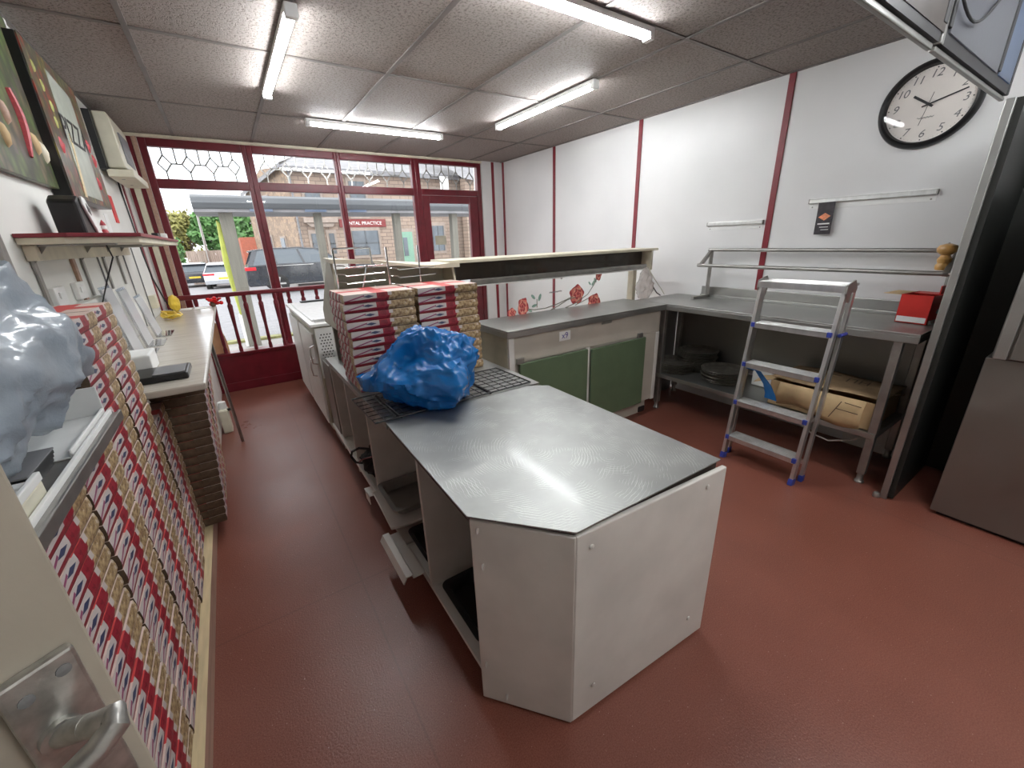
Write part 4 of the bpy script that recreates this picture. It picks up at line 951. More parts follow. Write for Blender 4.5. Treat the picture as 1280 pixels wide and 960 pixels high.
# ------------------------------------------------------------------ pizza boxes
def make_box(name, W, D, hh, sideprint, dark):
    t = MB(); a, b = W/2, D/2; i = .004
    lv = [(-i, 0), (0, hh*.35), (0, hh*.62), (-.002, hh)]
    vs = []
    for (o_, z) in lv:
        vs += [(-a-o_*-1 if False else -(a+o_), -(b+o_), z), (a+o_, -(b+o_), z), (a+o_, b+o_, z), (-(a+o_), b+o_, z)]
    for k in range(3):
        q = k*4
        for e in range(4):
            t.add([], []) ; f_ = (q+e, q+(e+1) % 4, q+4+(e+1) % 4, q+4+e)
            mi = {0: 0, 1: 1, 2: 1, 3: 2 if sideprint else 1}[e]
            t.f.append(f_); t.mi.append(mi)
    t.v += [Vector(v) for v in vs]
    t.f.append((3, 2, 1, 0)); t.mi.append(1); t.f.append((12, 13, 14, 15)); t.mi.append(3)
    return t.build(name, ['boxfront', dark, 'boxside', 'boxtop'], None)
proto_a = make_box('pizza_box', .276, .205, .0425, False, 'kraftdark')
proto_b = make_box('pizza_box', .345, .315, .0425, True, 'kraft')
proto_b.scale = (1, 1, 1)
usedp = {id(proto_a): False, id(proto_b): False}
def put_box(proto, loc, rot, label, group):
    if not usedp[id(proto)]: o = proto; usedp[id(proto)] = True
    else: o = proto.copy(); COL.objects.link(o)
    o.location = loc; o.rotation_euler = (0, 0, rot); tag(o, label, 'pizza box', group)
PER = .0435
cols = [(.77, 20, -.370, 'nearest pizza box stack under the grey ledge', .70),
        (1.05, 20, -.370, 'second pizza box stack under the grey ledge', 0),
        (1.33, 20, -.370, 'third pizza box stack under the grey ledge', 0),
        (1.61, 27, -.370, 'tall near stack beside the milky bag', 0),
        (1.89, 27, -.372, 'tall far stack touching the worktop end', 0),
        (2.172, 16, -.372, 'stack just under the worktop front edge', 0),
        (2.46, 17, -.290, 'bulging stack under the worktop', 1),
        (2.745, 17, -.290, 'rearmost stack under the worktop', 1)]
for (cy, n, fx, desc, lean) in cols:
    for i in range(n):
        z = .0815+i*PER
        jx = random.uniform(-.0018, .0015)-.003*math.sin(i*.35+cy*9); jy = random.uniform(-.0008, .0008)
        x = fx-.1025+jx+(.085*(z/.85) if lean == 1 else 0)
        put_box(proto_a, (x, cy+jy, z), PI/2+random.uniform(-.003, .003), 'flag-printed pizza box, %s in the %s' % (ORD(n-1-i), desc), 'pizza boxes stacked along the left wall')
for (cx, desc) in ((.585, 'left stack on the island run'), (.945, 'right stack on the island run')):
    for i in range(11):
        z = IZ+.0005+i*PER
        lean = .012*math.sin(i*.8)
        put_box(proto_b, (cx+random.uniform(-.004, .004)-(.008 if i > 6 else 0), 2.165+random.uniform(-.005, .003)-.004*(i < 4), z), random.uniform(-.010, .010), 'flag-printed pizza box, %s in the %s' % (ORD(10-i), desc), 'pizza boxes on the island run')
struct(MB().box(XL, -.345, .35, 2.92, 0, .08).build('trim_10', ['wood', 'pinkwood']), 'pine plinth under the pizza boxes')
ob = bpy.data.objects['trim_10']
for p in ob.data.polygons:
    if abs(p.normal.x) > .5: p.material_index = 1

# ------------------------------------------------------------------ left worktop
wt = thing('long_worktop', 'long pale worktop along the left wall with a thin steel leg', 'worktop', (-.38, 3.5, 0))
MB().box(XL+.003, -.178, 2.045, 5.0-.02, .868, .900).build('top', 'laminate', wt, bevel=.008)
MB().tube([(-.205, 3.35, .868), (-.19, 3.56, .0)], .011, 10).build('leg', 'galv', wt, smooth=True)
MB().box(-.34, -.325, 3.35, 4.97, .02, .868).build('support_panel', 'whitepaint', wt, bevel=.003)
tub = thing('white_container', 'small white container with a black tap on the floor under the worktop', 'container', (-.27, 3.9, 0))
MB().box(-.31, -.245, 3.80, 3.92, 0, .20).build('body', 'creamplastic', tub, bevel=.012)
MB().lathe([(.030, .20), (.032, .215), (.028, .255), (.012, .262)], (-.278, 3.86, 0), 16).build('cap', 'white', tub, smooth=True)
MB().bar((-.25, 3.83, .19), (-.215, 3.81, .20), .02, .02).build('tap', 'black', tub, bevel=.004)
# shelf on the left wall
sh = thing('wall_shelf', 'red-brown topped shelf on steel brackets on the left wall', 'shelf', (-.5, 3.0, 1.47))
pts = [(XL+.002, 1.98), (-.36, 1.98), (-.30, 2.2), (-.30, 4.10), (-.40, 4.25), (XL+.002, 4.25)]
pts = [(XL+.002, 2.18), (-.45, 2.16), (-.262, 2.28), (-.262, 4.05), (-.30, 4.10), (XL+.002, 4.10)]
MB().prism(pts, 'z', 1.478, 1.492).build('board', 'redstrip', sh, bevel=.002)
MB().prism([(a+(.0 if a < -.58 else -.012), b+.01) for a, b in pts], 'z', 1.455, 1.478).build('frame', 'creampaint', sh, bevel=.002)
MB().box(XL+.002, -.555, 2.22, 4.05, 1.40, 1.455).build('batten', 'creampaint', sh, bevel=.003)
for y in (2.26, 2.90, 3.35, 3.75):
    m = MB(); m.box(XL+.002, XL+.010, y-.015, y+.015, 1.22, 1.455); m.box(XL+.002, -.34, y-.015, y+.015, 1.448, 1.455); m.prism([(XL+.01, 1.448), (-.535, 1.448), (XL+.01, 1.39)], 'y', y-.002, y+.002)
    m.build('bracket', 'galv', sh, bevel=.001)
tag(MB().box(XL, XL+.028, 1.96, 2.0, 1.24, 2.0).build('cable_channel', 'galv', bevel=.003), 'grey steel channel upright on the left wall near the shelf', 'wall channel')
# items on the shelf
sp = thing('phone_dock', 'black desk unit with a white sloping face on the wall shelf', 'desk phone', (-.47, 2.66, 1.492))
DY = .20
def sh_(p): return [(y+DY, z) for y, z in p]
MB().prism(sh_([(2.30, 1.4925), (2.56, 1.4925), (2.50, 1.515), (2.40, 1.635), (2.345, 1.650), (2.29, 1.625)]), 'x', -.545, -.455).build('body', 'black', sp, bevel=.012)
MB().prism(sh_([(2.345, 1.647), (2.385, 1.642), (2.53, 1.50), (2.565, 1.4935), (2.46, 1.4935), (2.34, 1.61)]), 'x', -.454, -.444).build('face', 'white', sp, bevel=.004)
MB().prism(sh_([(2.375, 1.622), (2.41, 1.600), (2.41, 1.575), (2.372, 1.59)]), 'x', -.4435, -.4425).build('screen', 'black', sp)
fg = thing('figurine', 'small red and white figurine on the wall shelf', 'figurine', (-.49, 3.06, 1.492))
FX = (-.49, 3.06, 1.4925)
MB().lathe([(.016, 0), (.018, .015), (.013, .035), (.009, .042)], FX, 14).build('body', 'rose1', fg, smooth=True)
MB().lathe([(.002, .038), (.011, .045), (.012, .056), (.007, .066)], FX, 14).build('head', 'hwhite', fg, smooth=True)
MB().lathe([(.013, .062), (.009, .074), (.0, .09)], FX, 14).build('hat', 'rose1', fg, smooth=True)
for x, y, w_, m_, lb, nm in ((-.36, 3.80, .035, 'black', 'small black box at the window end of the wall shelf', 'small_box'), (-.325, 3.90, .030, 'white', 'small white box at the window end of the wall shelf', 'small_box')):
    tag(MB().box(x-w_/2, x+w_/2, y-.05, y+.05, 1.4925, 1.535).build(nm, m_, bevel=.004), lb, 'box')
o = MB().tube([(-.47, 2.52, 1.50), (-.43, 2.60, 1.47), (-.42, 2.60, 1.40), (-.47, 2.62, 1.30), (-.52, 2.66, 1.20), (-.55, 2.70, 1.02), (-.57, 2.7, .9)], .003, 7)
tag(o.build('power_cable', 'black', smooth=True), 'black cable hanging from the phone unit past the wall shelf', 'cable')
# wall pieces between shelf and worktop
for y, h0, h1, m_, lb in ((2.30, 1.235, 1.30, 'white', 'white double socket on the left wall, left one'), (2.60, 1.235, 1.30, 'white', 'white double socket on the left wall, right one')):
    so = thing('wall_socket', lb, 'socket', (XL, y+.05, 1.27)); MB().box(XL, XL+.020, y, y+.13, h0-.01, h1).build('plate', 'white', so, bevel=.004)
    MB().box(XL+.020, XL+.026, y+.03, y+.06, h0+.02, h1-.02)  .build('rocker', 'hwhite', so, bevel=.002)
tag(MB().box(XL, XL+.035, .6, 2.95, 1.05, 1.215).build('wall_trunking', 'leftwall', bevel=.004), 'grey painted boxing on the left wall above the ledge', 'trunking')
tag(MB().box(XL, XL+.012, 2.72, 2.76, .9, 1.44).build('wall_batten', 'pinkwood', bevel=.002), 'brownish upright strip on the left wall below the shelf', 'batten')
for y, z0, z1, lb in ((3.22, .9, 1.40, 'first'), (3.95, .9, 1.45, 'second'), (4.35, .9, 1.45, 'third')):
    tag(MB().tube([(XL+.006, y, z1), (XL+.007, y+.01, (z0+z1)/2), (XL+.006, y+.03, z0)], .004, 6).build('wall_cable', 'inkgrey', smooth=True), '%s thin dark wall cable beyond the shelf bracket' % lb, 'cable')
tag(MB().tube([(XL+.006, 4.75, 1.95), (XL+.02, 4.72, 1.4), (XL+.03, 4.74, 1.2), (XL+.06, 4.80, 1.0), (-.50, 4.84, .905)], .006, 7).build('power_cable', 'black', smooth=True), 'black cable coming down beside the window to the worktop', 'cable')
tag(MB().box(XL, XL+.05, 4.40, 4.52, .98, 1.08).build('junction_box', 'creamplastic', bevel=.006), 'cream junction box on the wall above the far worktop', 'junction box')
# acrylic leaflet holders
def holder(y, x, label, h=.30, w_=.22):
    t = thing('leaflet_holder', label, 'leaflet holder', (x, y, .9)); 
    m = MB(); m.prism([(x-.002, .902), (x+.075, .902), (x+.075, .906), (x+.004, .910), (x-.045, .902+h), (x-.049, .902+h)], 'y', y, y+w_); m.build('acrylic', 'clear', t)
    m = MB(); m.prism([(x+.006, .912), (x+.009, .912), (x-.038, .890+h), (x-.041, .890+h)], 'y', y+.01, y+w_-.01); m.build('sheet', 'paperfilm', t)
holder(2.76, -.49, 'near clear acrylic leaflet holder against the left wall', .36); holder(3.05, -.48, 'middle clear acrylic leaflet holder against the left wall', .33); holder(3.38, -.47, 'far clear acrylic leaflet holder against the left wall', .26)
tag(MB().box(-.55, -.375, 2.37, 2.55, .9005, .985).build('white_box', 'white', bevel=.008), 'plain white box on the worktop behind the black card machine', 'box')
cm = thing('card_machine', 'flat black card machine at the near end of the worktop', 'card machine', (-.33, 2.2, .9))
MB().box(-.43, -.238, 2.165, 2.36, .9005, .928).build('body', 'black', cm, bevel=.006)
MB().box(-.36, -.25, 2.185, 2.34, .928, .9315).build('keypad', 'slate', cm, bevel=.002)
# yellow cable heap
pts = []
for i in range(60):
    a = i*.55; r = .05+.02*math.sin(i*.9); pts.append((-.47+r*1.1*math.cos(a), 4.33+.16*math.sin(a*.97)+.06*math.sin(i*.3), .908+.012*abs(math.sin(i*.7))+.0004*i))
tag(MB().tube(pts, .006, 6).build('yellow_cable', 'yellow', smooth=True), 'tangled yellow cable heap on the worktop by the window', 'cable')
def pr(d): return Vector((-.47+.035*d.x, 4.80+.05*d.y, .97+.068*d.z))
tag(blob_bag('b', 0, pr, 2.2, '', '', 14, .02, 18).build('yellow_pouch', 'yellow', smooth=True), 'yellow plastic pouch standing at the window end of the worktop', 'pouch')
for x0, x1, y0, y1, m_, lb in ((-.46, -.36, 4.80, 4.93, 'hwhite', 'left sheet of paper on the far worktop end'), (-.34, -.21, 4.78, 4.94, 'hwhite', 'right sheet of paper on the far worktop end')):
    tag(MB().box(x0, x1, y0, y1, .9005, .904).build('paper_sheet', m_), lb, 'paper')
fl = thing('red_flower', 'red artificial flower at the worktop corner by the railing', 'flower', (-.19, 4.90, .90))
m = MB()
for i in range(22):
    a = random.uniform(0, 2*PI); r = random.uniform(0, .055); c = (-.175+r*math.cos(a), 4.90+r*.6*math.sin(a), .945+random.uniform(-.025, .035))
    m.lathe([(.001, -.012), (.017, -.004), (.019, .006), (.008, .012), (0, .013)], c, 8, Matrix.Rotation(random.uniform(0, 3), 4, 'X'))
m.build('petals', 'redflower', fl, smooth=True)
MB().lathe([(.018, .0), (.024, .01), (.022, .03), (.012, .04)], (-.195, 4.90, .9005), 12).build('base', 'kraftdark', fl, smooth=True)

# pictures, fly killer
pc = thing('vegetable_canvas', 'vegetable canvas picture cut by the left picture edge', 'picture', (XL+.02, 2.3, 2.0))
MB().box(XL+.003, XL+.030, 1.55, 2.945, 1.70, 2.36).build('canvas', ['pic_veg'], pc, bevel=.002)
MB().box(XL+.029, XL+.032, 2.935, 2.950, 1.69, 2.36).build('edge', 'hwhite', pc)
def chili(pts, r, m_, par, nm):
    n = len(pts); MB().tube(pts, r, 8, radii=[r*(.35+.65*math.sin(PI*(.15+.8*i/(n-1)))) for i in range(n)]).build(nm, m_, par, smooth=True)
X_ = XL+.031
chili([(X_, 2.61+.025*math.sin(i*.5), 2.03-.03*i) for i in range(9)], .018, 'rose1', pc, 'chili_print')
for y, z, mm in ((2.72, 1.86, 'kraftlight'), (2.80, 1.84, 'creampaint'), (2.38, 1.83, 'kraftlight'), (2.47, 1.92, 'pinkwood')):
    MB().lathe([(.002, -.05), (.02, -.03), (.024, 0), (.018, .03), (.002, .048)], (X_-.008, y, z), 12).build('garlic_print', mm, pc, smooth=True)
pz = thing('pizza_sign_board', 'thick black-sided canvas reading PIZZA with vegetables', 'picture', (XL+.04, 3.3, 2.0))
MB().box(XL+.003, -.525, 2.85, 3.68, 1.672, 2.30).build('box', 'black', pz, bevel=.002)
MB().box(-.525, -.520, 2.852, 3.678, 1.674, 2.298).build('print', 'pic_pizza', pz)
MB().prism([(3.08, 1.70), (3.46, 1.70), (3.50, 2.22), (3.14, 2.25)], 'x', -.520, -.518).build('menu_panel', 'slatebeige', pz)
text('lettering', 'PIZZA', .17, 'ink', pz, frame_T((-.5165, 3.30, 2.00), (0, 1, 0), (0, 0, 1)), shear=.2)
MB().prism([(3.06, 1.69), (3.10, 1.69), (3.20, 1.98), (3.17, 1.99)], 'x', -.5195, -.5165).build('board_print', 'wood', pz)
for y, z in ((2.95, 1.90), (3.56, 2.0), (3.60, 1.93), (3.52, 1.80)):
    MB().lathe([(.002, -.05), (.02, -.03), (.026, 0), (.018, .03), (.002, .048)], (-.534, y, z), 12).build('tomato_print', 'rose1', pz, smooth=True)
for y, z in ((2.98, 2.14), (3.02, 2.07), (2.93, 2.2), (3.0, 2.0)):
    MB().lathe([(.002, -.03), (.012, -.02), (.014, 0), (.011, .02), (.002, .03)], (-.527, y, z), 10).build('pepper_print', 'leaf', pz, smooth=True)
fk = thing('fly_killer', 'cream wall unit with a tray below at the window end of the left wall', 'fly killer', (XL+.07, 4.55, 2.1))
MB().prism([(XL+.04, 2.34), (-.475, 2.34), (-.462, 2.30), (-.452, 1.99), (XL+.04, 1.99)], 'y', 4.27, 4.86).build('body', 'creamplastic', fk, bevel=.008)
MB().box(XL+.002, XL+.04, 4.20, 4.88, 1.97, 2.33).build('back_box', 'black', fk)
MB().box(-.466, -.450, 4.40, 4.76, 2.04, 2.24).build('grille', 'slate', fk, bevel=.002)
MB().box(XL+.03, -.415, 4.22, 4.92, 1.925, 1.975).build('tray', 'creamplastic', fk, bevel=.006)
for y in (4.36, 4.70): MB().disc((-.50, y, 1.9245), .012, (0, 0, -1), 10).build('screw', 'ink', fk)
tag(MB().box(XL, XL+.004, 4.15, 4.26, 1.62, 1.80).build('red_poster', 'redflower'), 'small red poster on the left wall below the fly killer', 'poster')
tag(MB().box(XL, XL+.004, 3.80, 3.90, 1.52, 1.66).build('paper_notice', 'hwhite'), 'white paper notice on the left wall above the shelf', 'notice')

# ------------------------------------------------------------------ near ledge with bag, tub, keyboard
lg = thing('steel_ledge', 'narrow grey metal ledge on top of the near pizza box stacks', 'ledge', (-.46, 1.0, 1.0))
LZ = 1.010
m = MB(); m.box(XL+.003, -.330, .62, 1.462, LZ-.016, LZ); m.box(-.333, -.326, .62, 1.462, LZ-.022, LZ+.006); m.build('plate', 'galv', lg, bevel=.002)
MB().box(-.352, -.344, .63, 1.455, LZ, LZ+.012).build('lip', 'hwhite', lg, bevel=.001)
tb2 = thing('white_tub', 'translucent white plastic tray beside the milky bag on the ledge', 'tub', (-.42, 1.3, LZ))
m = MB(); z0, z1 = LZ+.0005, LZ+.060
m.box(-.50, -.356, 1.16, 1.455, z0, z0+.004); m.box(-.50, -.356, 1.449, 1.455, z0, z1+.02); m.box(-.362, -.356, 1.16, 1.455, z0, z0+.02); m.box(-.50, -.494, 1.16, 1.455, z0, z1); m.build('shell', 'white', tb2, bevel=.002)
def pr2(d):
    y = 1.10+.41*math.copysign(abs(d.y)**.7, d.y); t = min(1, max(0, (y-1.27)/.26)); top = 1.415-.30*t
    z0 = LZ+.055; zc = (z0+top)/2; hz = (top-z0)/2; x = -.440+.105*math.copysign(abs(d.x)**.7, d.x)
    return Vector((max(x, XL+.03), y, zc+hz*math.copysign(abs(d.z)**.75, d.z)))
tag(crumple(pr2, 41, 72, .20, .020, 9).build('milky_plastic_bag', 'whitebag', smooth=True), 'large milky plastic bag on the ledge at the left edge', 'bag')
pp = thing('magazine_pile', 'dark magazines lying under the milky bag', 'magazines', (-.44, 1.1, LZ))
m = MB()
for i in range(4): m.box(-.50+.003*i, -.385+.002*i, 1.02+.006*i, 1.152+.001*i, LZ+.0005+i*.008, LZ+.0075+i*.008)
m.build('pages', ['ink'], pp); MB().box(-.505, -.378, 1.015, 1.157, LZ+.033, LZ+.036).build('cover', 'slate', pp)
kb = thing('small_keyboard', 'small white keypad tray at the left edge beside the door', 'keypad', (-.40, .9, LZ))
MB().box(-.50, -.355, .85, .995, LZ+.0005, LZ+.034).build('body', 'creamplastic', kb, bevel=.004)
m = MB()
for i in range(5):
    for j in range(4): m.box(-.497+i*.027, -.475+i*.027, .857+j*.034, .885+j*.034, LZ+.034, LZ+.040)
m.build('keys', 'white', kb, bevel=.003); MB().box(-.362, -.353, .85, .995, LZ+.034, LZ+.050).build('rim', 'white', kb, bevel=.002)

# ------------------------------------------------------------------ near open door with lever handle
E = Vector((-.168, .428, 0)); u_ = Vector((.84, .54, 0)).normalized(); n_ = Vector((u_.y, -u_.x, 0))    # n_ faces the camera
DT = frame_T((E.x, E.y, 0), -u_, (0, 0, 1))    # local x runs back along the door, y is up, z = x cross y
zdir = DT.to_3x3() @ Vector((0, 0, 1)); s_ = 1 if zdir.dot(n_) > 0 else -1
dr = MB().box(0, .78, .01, 2.02, -.040 if s_ > 0 else 0, 0 if s_ > 0 else .040, DT).build('door_2', 'doorpaint', bevel=.002); struct(dr, 'beige painted door standing open at the near left')
def DL(x, y, z): return DT @ Vector((x, y, z*s_))
def dbox(x0, x1, y0, y1, z0, z1):
    m = MB(); a, b = sorted((z0*s_, z1*s_)); return m.box(x0, x1, y0, y1, a, b, DT)
hp = dbox(.012, .058, .925, 1.115, 0, .010).build('handle_plate', 'agedmetal', dr, bevel=.003)
for (x, y) in ((.023, 1.099), (.046, 1.094), (.034, .94)):
    MB().lathe([(.005, 0), (.005, .001), (.0, .0016)], (0, 0, 0), 12, DT @ Matrix.Translation((x, y, .010*s_)) @ (Matrix.Identity(4) if s_ > 0 else Matrix.Rotation(PI, 4, 'X'))).build('screw', 'inkgrey', hp)
m = MB(); m.tube([DL(.040, 1.048, .008), DL(.040, 1.048, .016)], .0135, 18); m.tube([DL(.040, 1.048, .014), DL(.030, 1.057, .036)], .0095, 14); m.build('spindle_boss', 'agedmetal', hp, smooth=True)
path = [DL(.034, 1.053, .028), DL(.026, 1.060, .044), DL(.019, 1.064, .054), DL(.021, 1.061, .060), DL(.035, 1.054, .061), DL(.06, 1.048, .059), DL(.09, 1.044, .056), DL(.118, 1.04, .05)]
MB().tube(path, .008, 14, radii=[.009, .0095, .010, .0095, .0095, .009, .008, .006]).build('lever', 'agedmetal', hp, smooth=True)

# ------------------------------------------------------------------ street outside
gm = MB(); gm.box(-30, 40, 5.45, 8.9, -.35, -.20); struct(gm.build('pavement', 'paving'), 'grey pavement outside the shop')
gm = MB(); gm.add([(-40, 8.9, -.28), (60, 8.9, -.28), (60, 20, -.28), (-40, 20, -.28), (60, 60, -1.5), (-40, 60, -1.5)], [(0, 1, 2, 3), (3, 2, 4, 5)]); struct(gm.build('ground', 'asphalt'), 'grey road')
gm = MB(); gm.box(2.4, 40, 20.5, 24, -.5, -.14); struct(gm.build('far_pavement', 'paving'), 'far pavement')
tag(MB().box(-8, 8, 8.75, 8.95, -.22, -.16).build('kerb_weeds', 'weeds'), 'yellowish strip of grass along the near kerb', 'grass', kind='stuff')
# bus shelter
bs = thing('bus_shelter', 'grey bus shelter with timber posts outside the window', 'bus shelter', (1.5, 8.2, -.2))
m = MB(); m.prism([(8.10, 2.00), (8.05, 2.08), (8.07, 2.16), (8.16, 2.20), (8.3, 2.20), (9.3, 2.13), (9.3, 2.05), (8.3, 2.0)], 'x', -.25, 5.2); m.build('roof', 'greyroof', bs, bevel=.01)
MB().box(-.25, 5.2, 8.12, 9.25, 1.955, 2.0).build('soffit', 'slate', bs)
for x, wd in ((.145, .19), (1.50, .12), (2.92, .13), (4.15, .13), (4.62, .12)):
    MB().bar((x-.03, 8.35, -.2), (x, 8.35, 1.97), .14, wd, up=(1, 0, 0)).build('post', 'greypillar', bs, bevel=.008)
MB().prism([(.00, 1.86), (.05, 1.80), (.06, .35), (.0, .35), (-.045, 1.2)], 'y', 8.33, 8.50).build('lime_panel', 'lime', bs, bevel=.02)
MB().box(-.02, .05, 8.33, 8.50, -.2, .35).build('panel_foot', 'hwhite', bs, bevel=.01)
for x0, x1 in ((.48, .80), (1.28, 1.62), (2.0, 2.3)): MB().box(x0, x1, 8.105, 8.118, 1.965, 2.045).build('advert_strip', 'bluepanel', bs)
# buildings
bd = thing('stone_building', 'two-storey stone building across the street with a dental practice sign', 'building', (9, 25, -.3))
MB().box(3.25, 16, 24, 30, -1.0, 4.95).build('front_block', 'ashlar', bd)
m = MB(); m.add([(3.25, 24, -1), (1.65, 29, -1.2), (1.65, 29, 4.2), (2.4, 26.6, 5.2), (3.25, 24, 5.05), (3.25, 24.01, -1), (3.4, 29, -1), (3.4, 29, 4.2), (3.4, 26.6, 5.2), (3.4, 24, 5.05)], [(0, 4, 3, 2, 1), (5, 6, 7, 8, 9), (2, 3, 8, 7)]); m.build('gable_wall', 'rubble', bd)
m = MB(); m.add([(3.0, 23.7, 4.92), (14.8, 23.7, 4.92), (14.8, 27, 6.3), (4.2, 27, 6.0), (3.0, 23.7, 5.02), (14.8, 23.7, 5.02)], [(0, 1, 5, 4), (4, 5, 2, 3), (0, 4, 3), (1, 2, 5)]); m.build('roof', 'slate', bd)
m = MB(); m.add([(3.0, 23.7, 4.95), (1.45, 29.1, 4.1), (1.45, 29.1, 4.3), (3.0, 23.7, 5.15), (4.2, 27, 6.0)], [(0, 1, 2, 3), (3, 2, 4)]); m.build('verge', 'slate', bd)
m = MB(); m.box(3.1, 14.8, 23.62, 23.78, 4.78, 4.95); m.build('gutter', 'slate', bd)
m = MB(); m.tube([(3.35, 23.85, 4.8), (3.35, 23.85, -.3)], .05, 8); m.build('downpipe', 'slate', bd)
def hwin(x0, x1, z0, z1, nm='window', m_='housewindow', bars=True, y=23.99):
    f = MB(); f.box(x0-.12, x1+.12, y-.06, y+.02, z0-.15, z1+.18); fr = f.build(nm+'_surround', 'stonelintel', bd)
    MB().box(x0, x1, y-.09, y-.05, z0, z1).build(nm, m_, fr)
    if bars: b = MB(); b.box(x0, x1, y-.11, y-.08, (z0+z1)/2-.03, (z0+z1)/2+.03); b.box((x0+x1)/2-.03, (x0+x1)/2+.03, y-.11, y-.08, z0, z1); b.box(x0, x0+.05, y-.11, y-.08, z0, z1); b.box(x1-.05, x1, y-.11, y-.08, z0, z1); b.build('glazing_bars', 'greyroof', fr)
hwin(6.05, 6.85, 2.85, 4.5); hwin(5.85, 7.25, .85, 2.1); hwin(3.85, 4.35, 1.0, 2.0); hwin(4.7, 4.95, 1.0, 2.0); hwin(3.9, 4.6, 2.95, 4.0); hwin(10.7, 11.2, 3.0, 4.2); hwin(10.45, 11.2, .9, 2.3)
for (wx, wy, z0_, z1_) in ((2.29, 26.99, .7, 1.95), (2.76, 25.5, .8, 1.85), (2.45, 26.5, 3.1, 3.9)):
    gd = Vector((-1.6, 5, 0)).normalized(); gn = Vector((-gd.y, gd.x, 0)); c_ = Vector((wx, wy, 0))
    m = MB(); m.bar(c_-gd*.32+gn*.03+Vector((0, 0, (z0_+z1_)/2)), c_+gd*.32+gn*.03+Vector((0, 0, (z0_+z1_)/2)), .08, z1_-z0_+.2); fr = m.build('window_surround', 'stonelintel', bd)
    m = MB(); m.bar(c_-gd*.22+gn*.09+Vector((0, 0, (z0_+z1_)/2)), c_+gd*.22+gn*.09+Vector((0, 0, (z0_+z1_)/2)), .02, z1_-z0_); m.build('window', 'housewindow', fr)
m = MB(); m.box(3.6, 5.2, 23.6, 24.0, 2.5, 2.75); m.prism([(3.7, 2.5), (5.1, 2.5), (4.9, 2.3), (3.9, 2.3)], 'y', 23.7, 24); m.build('bay_ledge', 'stonelintel', bd, bevel=.02)
hwin(8.5, 9.2, -.14, 2.0, 'green_door', 'greendoor', False)
MB().box(8.62, 8.86, 23.86, 23.91, .7, 1.7).build('door_glass', 'housewindow', bd)
sg = MB().box(5.3, 7.75, 23.90, 23.97, 2.28, 2.68).build('sign_board', 'signred', bd, bevel=.01)
text('lettering', 'DENTAL PRACTICE', .235, 'hwhite', sg, frame_T((6.5, 23.893, 2.47), (1, 0, 0), (0, 0, 1)), .004)
MB().box(10.9, 11.4, 23.2, 23.25, 4.15, 4.85).build('hanging_sign', 'hwhite', bd)
bd2 = thing('brick_outbuilding', 'pale stone building at the far right with a sloping slate roof', 'building', (14, 24, -.3))
MB().box(12.3, 18, 22.9, 23.5, -.5, 4.8).build('wall', 'ashlar', bd2)
m = MB(); m.add([(12.0, 22.6, 4.75), (18, 22.6, 3.9), (18, 25, 6.6), (10.5, 25, 6.6)], [(0, 1, 2, 3)]); m.build('roof', 'slate', bd2)
MB().box(12.75, 13.1, 22.8, 22.9, -.3, 4.0).build('downpipe', 'hwhite', bd2)
MB().box(13.2, 14, 22.8, 22.9, 3.4, 4.3).build('red_board', 'signred', bd2)
tag(MB().box(.9, 1.7, 29, 33, -1.2, 2.0).build('container_shed', 'rust'), 'rust red shed wall beside the stone building', 'shed')
m = MB(); 
for i in range(22): m.box(-2.0+i*.11, -1.9+i*.11, 33.6+.02*(i % 2), 33.65+.02*(i % 2), -.8, 1.35)
tag(m.build('board_fence', 'fence'), 'timber board fence behind the parked cars', 'fence')
# street lamp posts
for x, y, h, lb in ((-.887, 33.2, 3.7, 'thin grey pole in front of the trees'),):
    tag(MB().tube([(x, y, -1), (x, y, h)], .07, 8, radii=[.10, .05]).build('street_pole', 'galv', smooth=True), lb, 'pole')
# trees: clouds of leaf cards around branching trunks
def tree(x, y, z, r, hh, leafm, label, n=900):
    t = thing('tree', label, 'tree', (x, y, z), 0, 'trees across the street')
    m = MB(); m.tube([(x, y, z), (x+.1, y, z+hh*.35), (x, y, z+hh*.6)], .2, 8, radii=[.22, .16, .08])
    for k in range(5):
        a = k*1.3; m.tube([(x, y, z+hh*.4), (x+r*.5*math.cos(a), y+r*.5*math.sin(a), z+hh*.7)], .06, 6, radii=[.09, .03])
    m.build('trunk', 'bark', t, smooth=True)
    f = MB()
    clumps = [(x+random.uniform(-.8, .8)*r, y+random.gauss(0, r*.3), z+hh*(.30+.58*random.random())) for _ in range(18)]
    for _ in range(n):
        c = Vector(random.choice(clumps)); d_ = Vector((random.gauss(0, 1), random.gauss(0, 1), random.gauss(0, .8))); d_ = d_.normalized()*r*.42*random.random()**.4
        p = c+d_; s_ = random.uniform(.10, .21); a = Vector((random.gauss(0, 1), random.gauss(0, 1), random.gauss(0, 1))).normalized(); b = a.orthogonal().normalized()
        f.add([p-a*s_-b*s_*.6, p+a*s_-b*s_*.6, p+a*s_+b*s_*.6, p-a*s_+b*s_*.6], [(0, 1, 2, 3)])
    fo = f.build('foliage', leafm, t)
tree(-4.3, 41, -1.2, 1.9, 5.3, 'leaf', 'autumn tree at the far left beyond the bus shelter', 2600)
tree(-2.45, 47, -1.3, 2.1, 6.3, 'leaf', 'yellow-green tree between the pole and the shelter post', 2600)
tree(-.2, 42, -1.2, 1.7, 5.5, 'leafgreen', 'green tree rising behind the shelter post', 2400)
tree(1.9, 47, -1.3, 1.9, 5.9, 'leafgreen', 'green tree beside the gable of the stone building', 2200)
tree(-3.7, 37, -1.0, 1.2, 3.4, 'leafgreen', 'low green bush tree above the parked dark car', 1300)
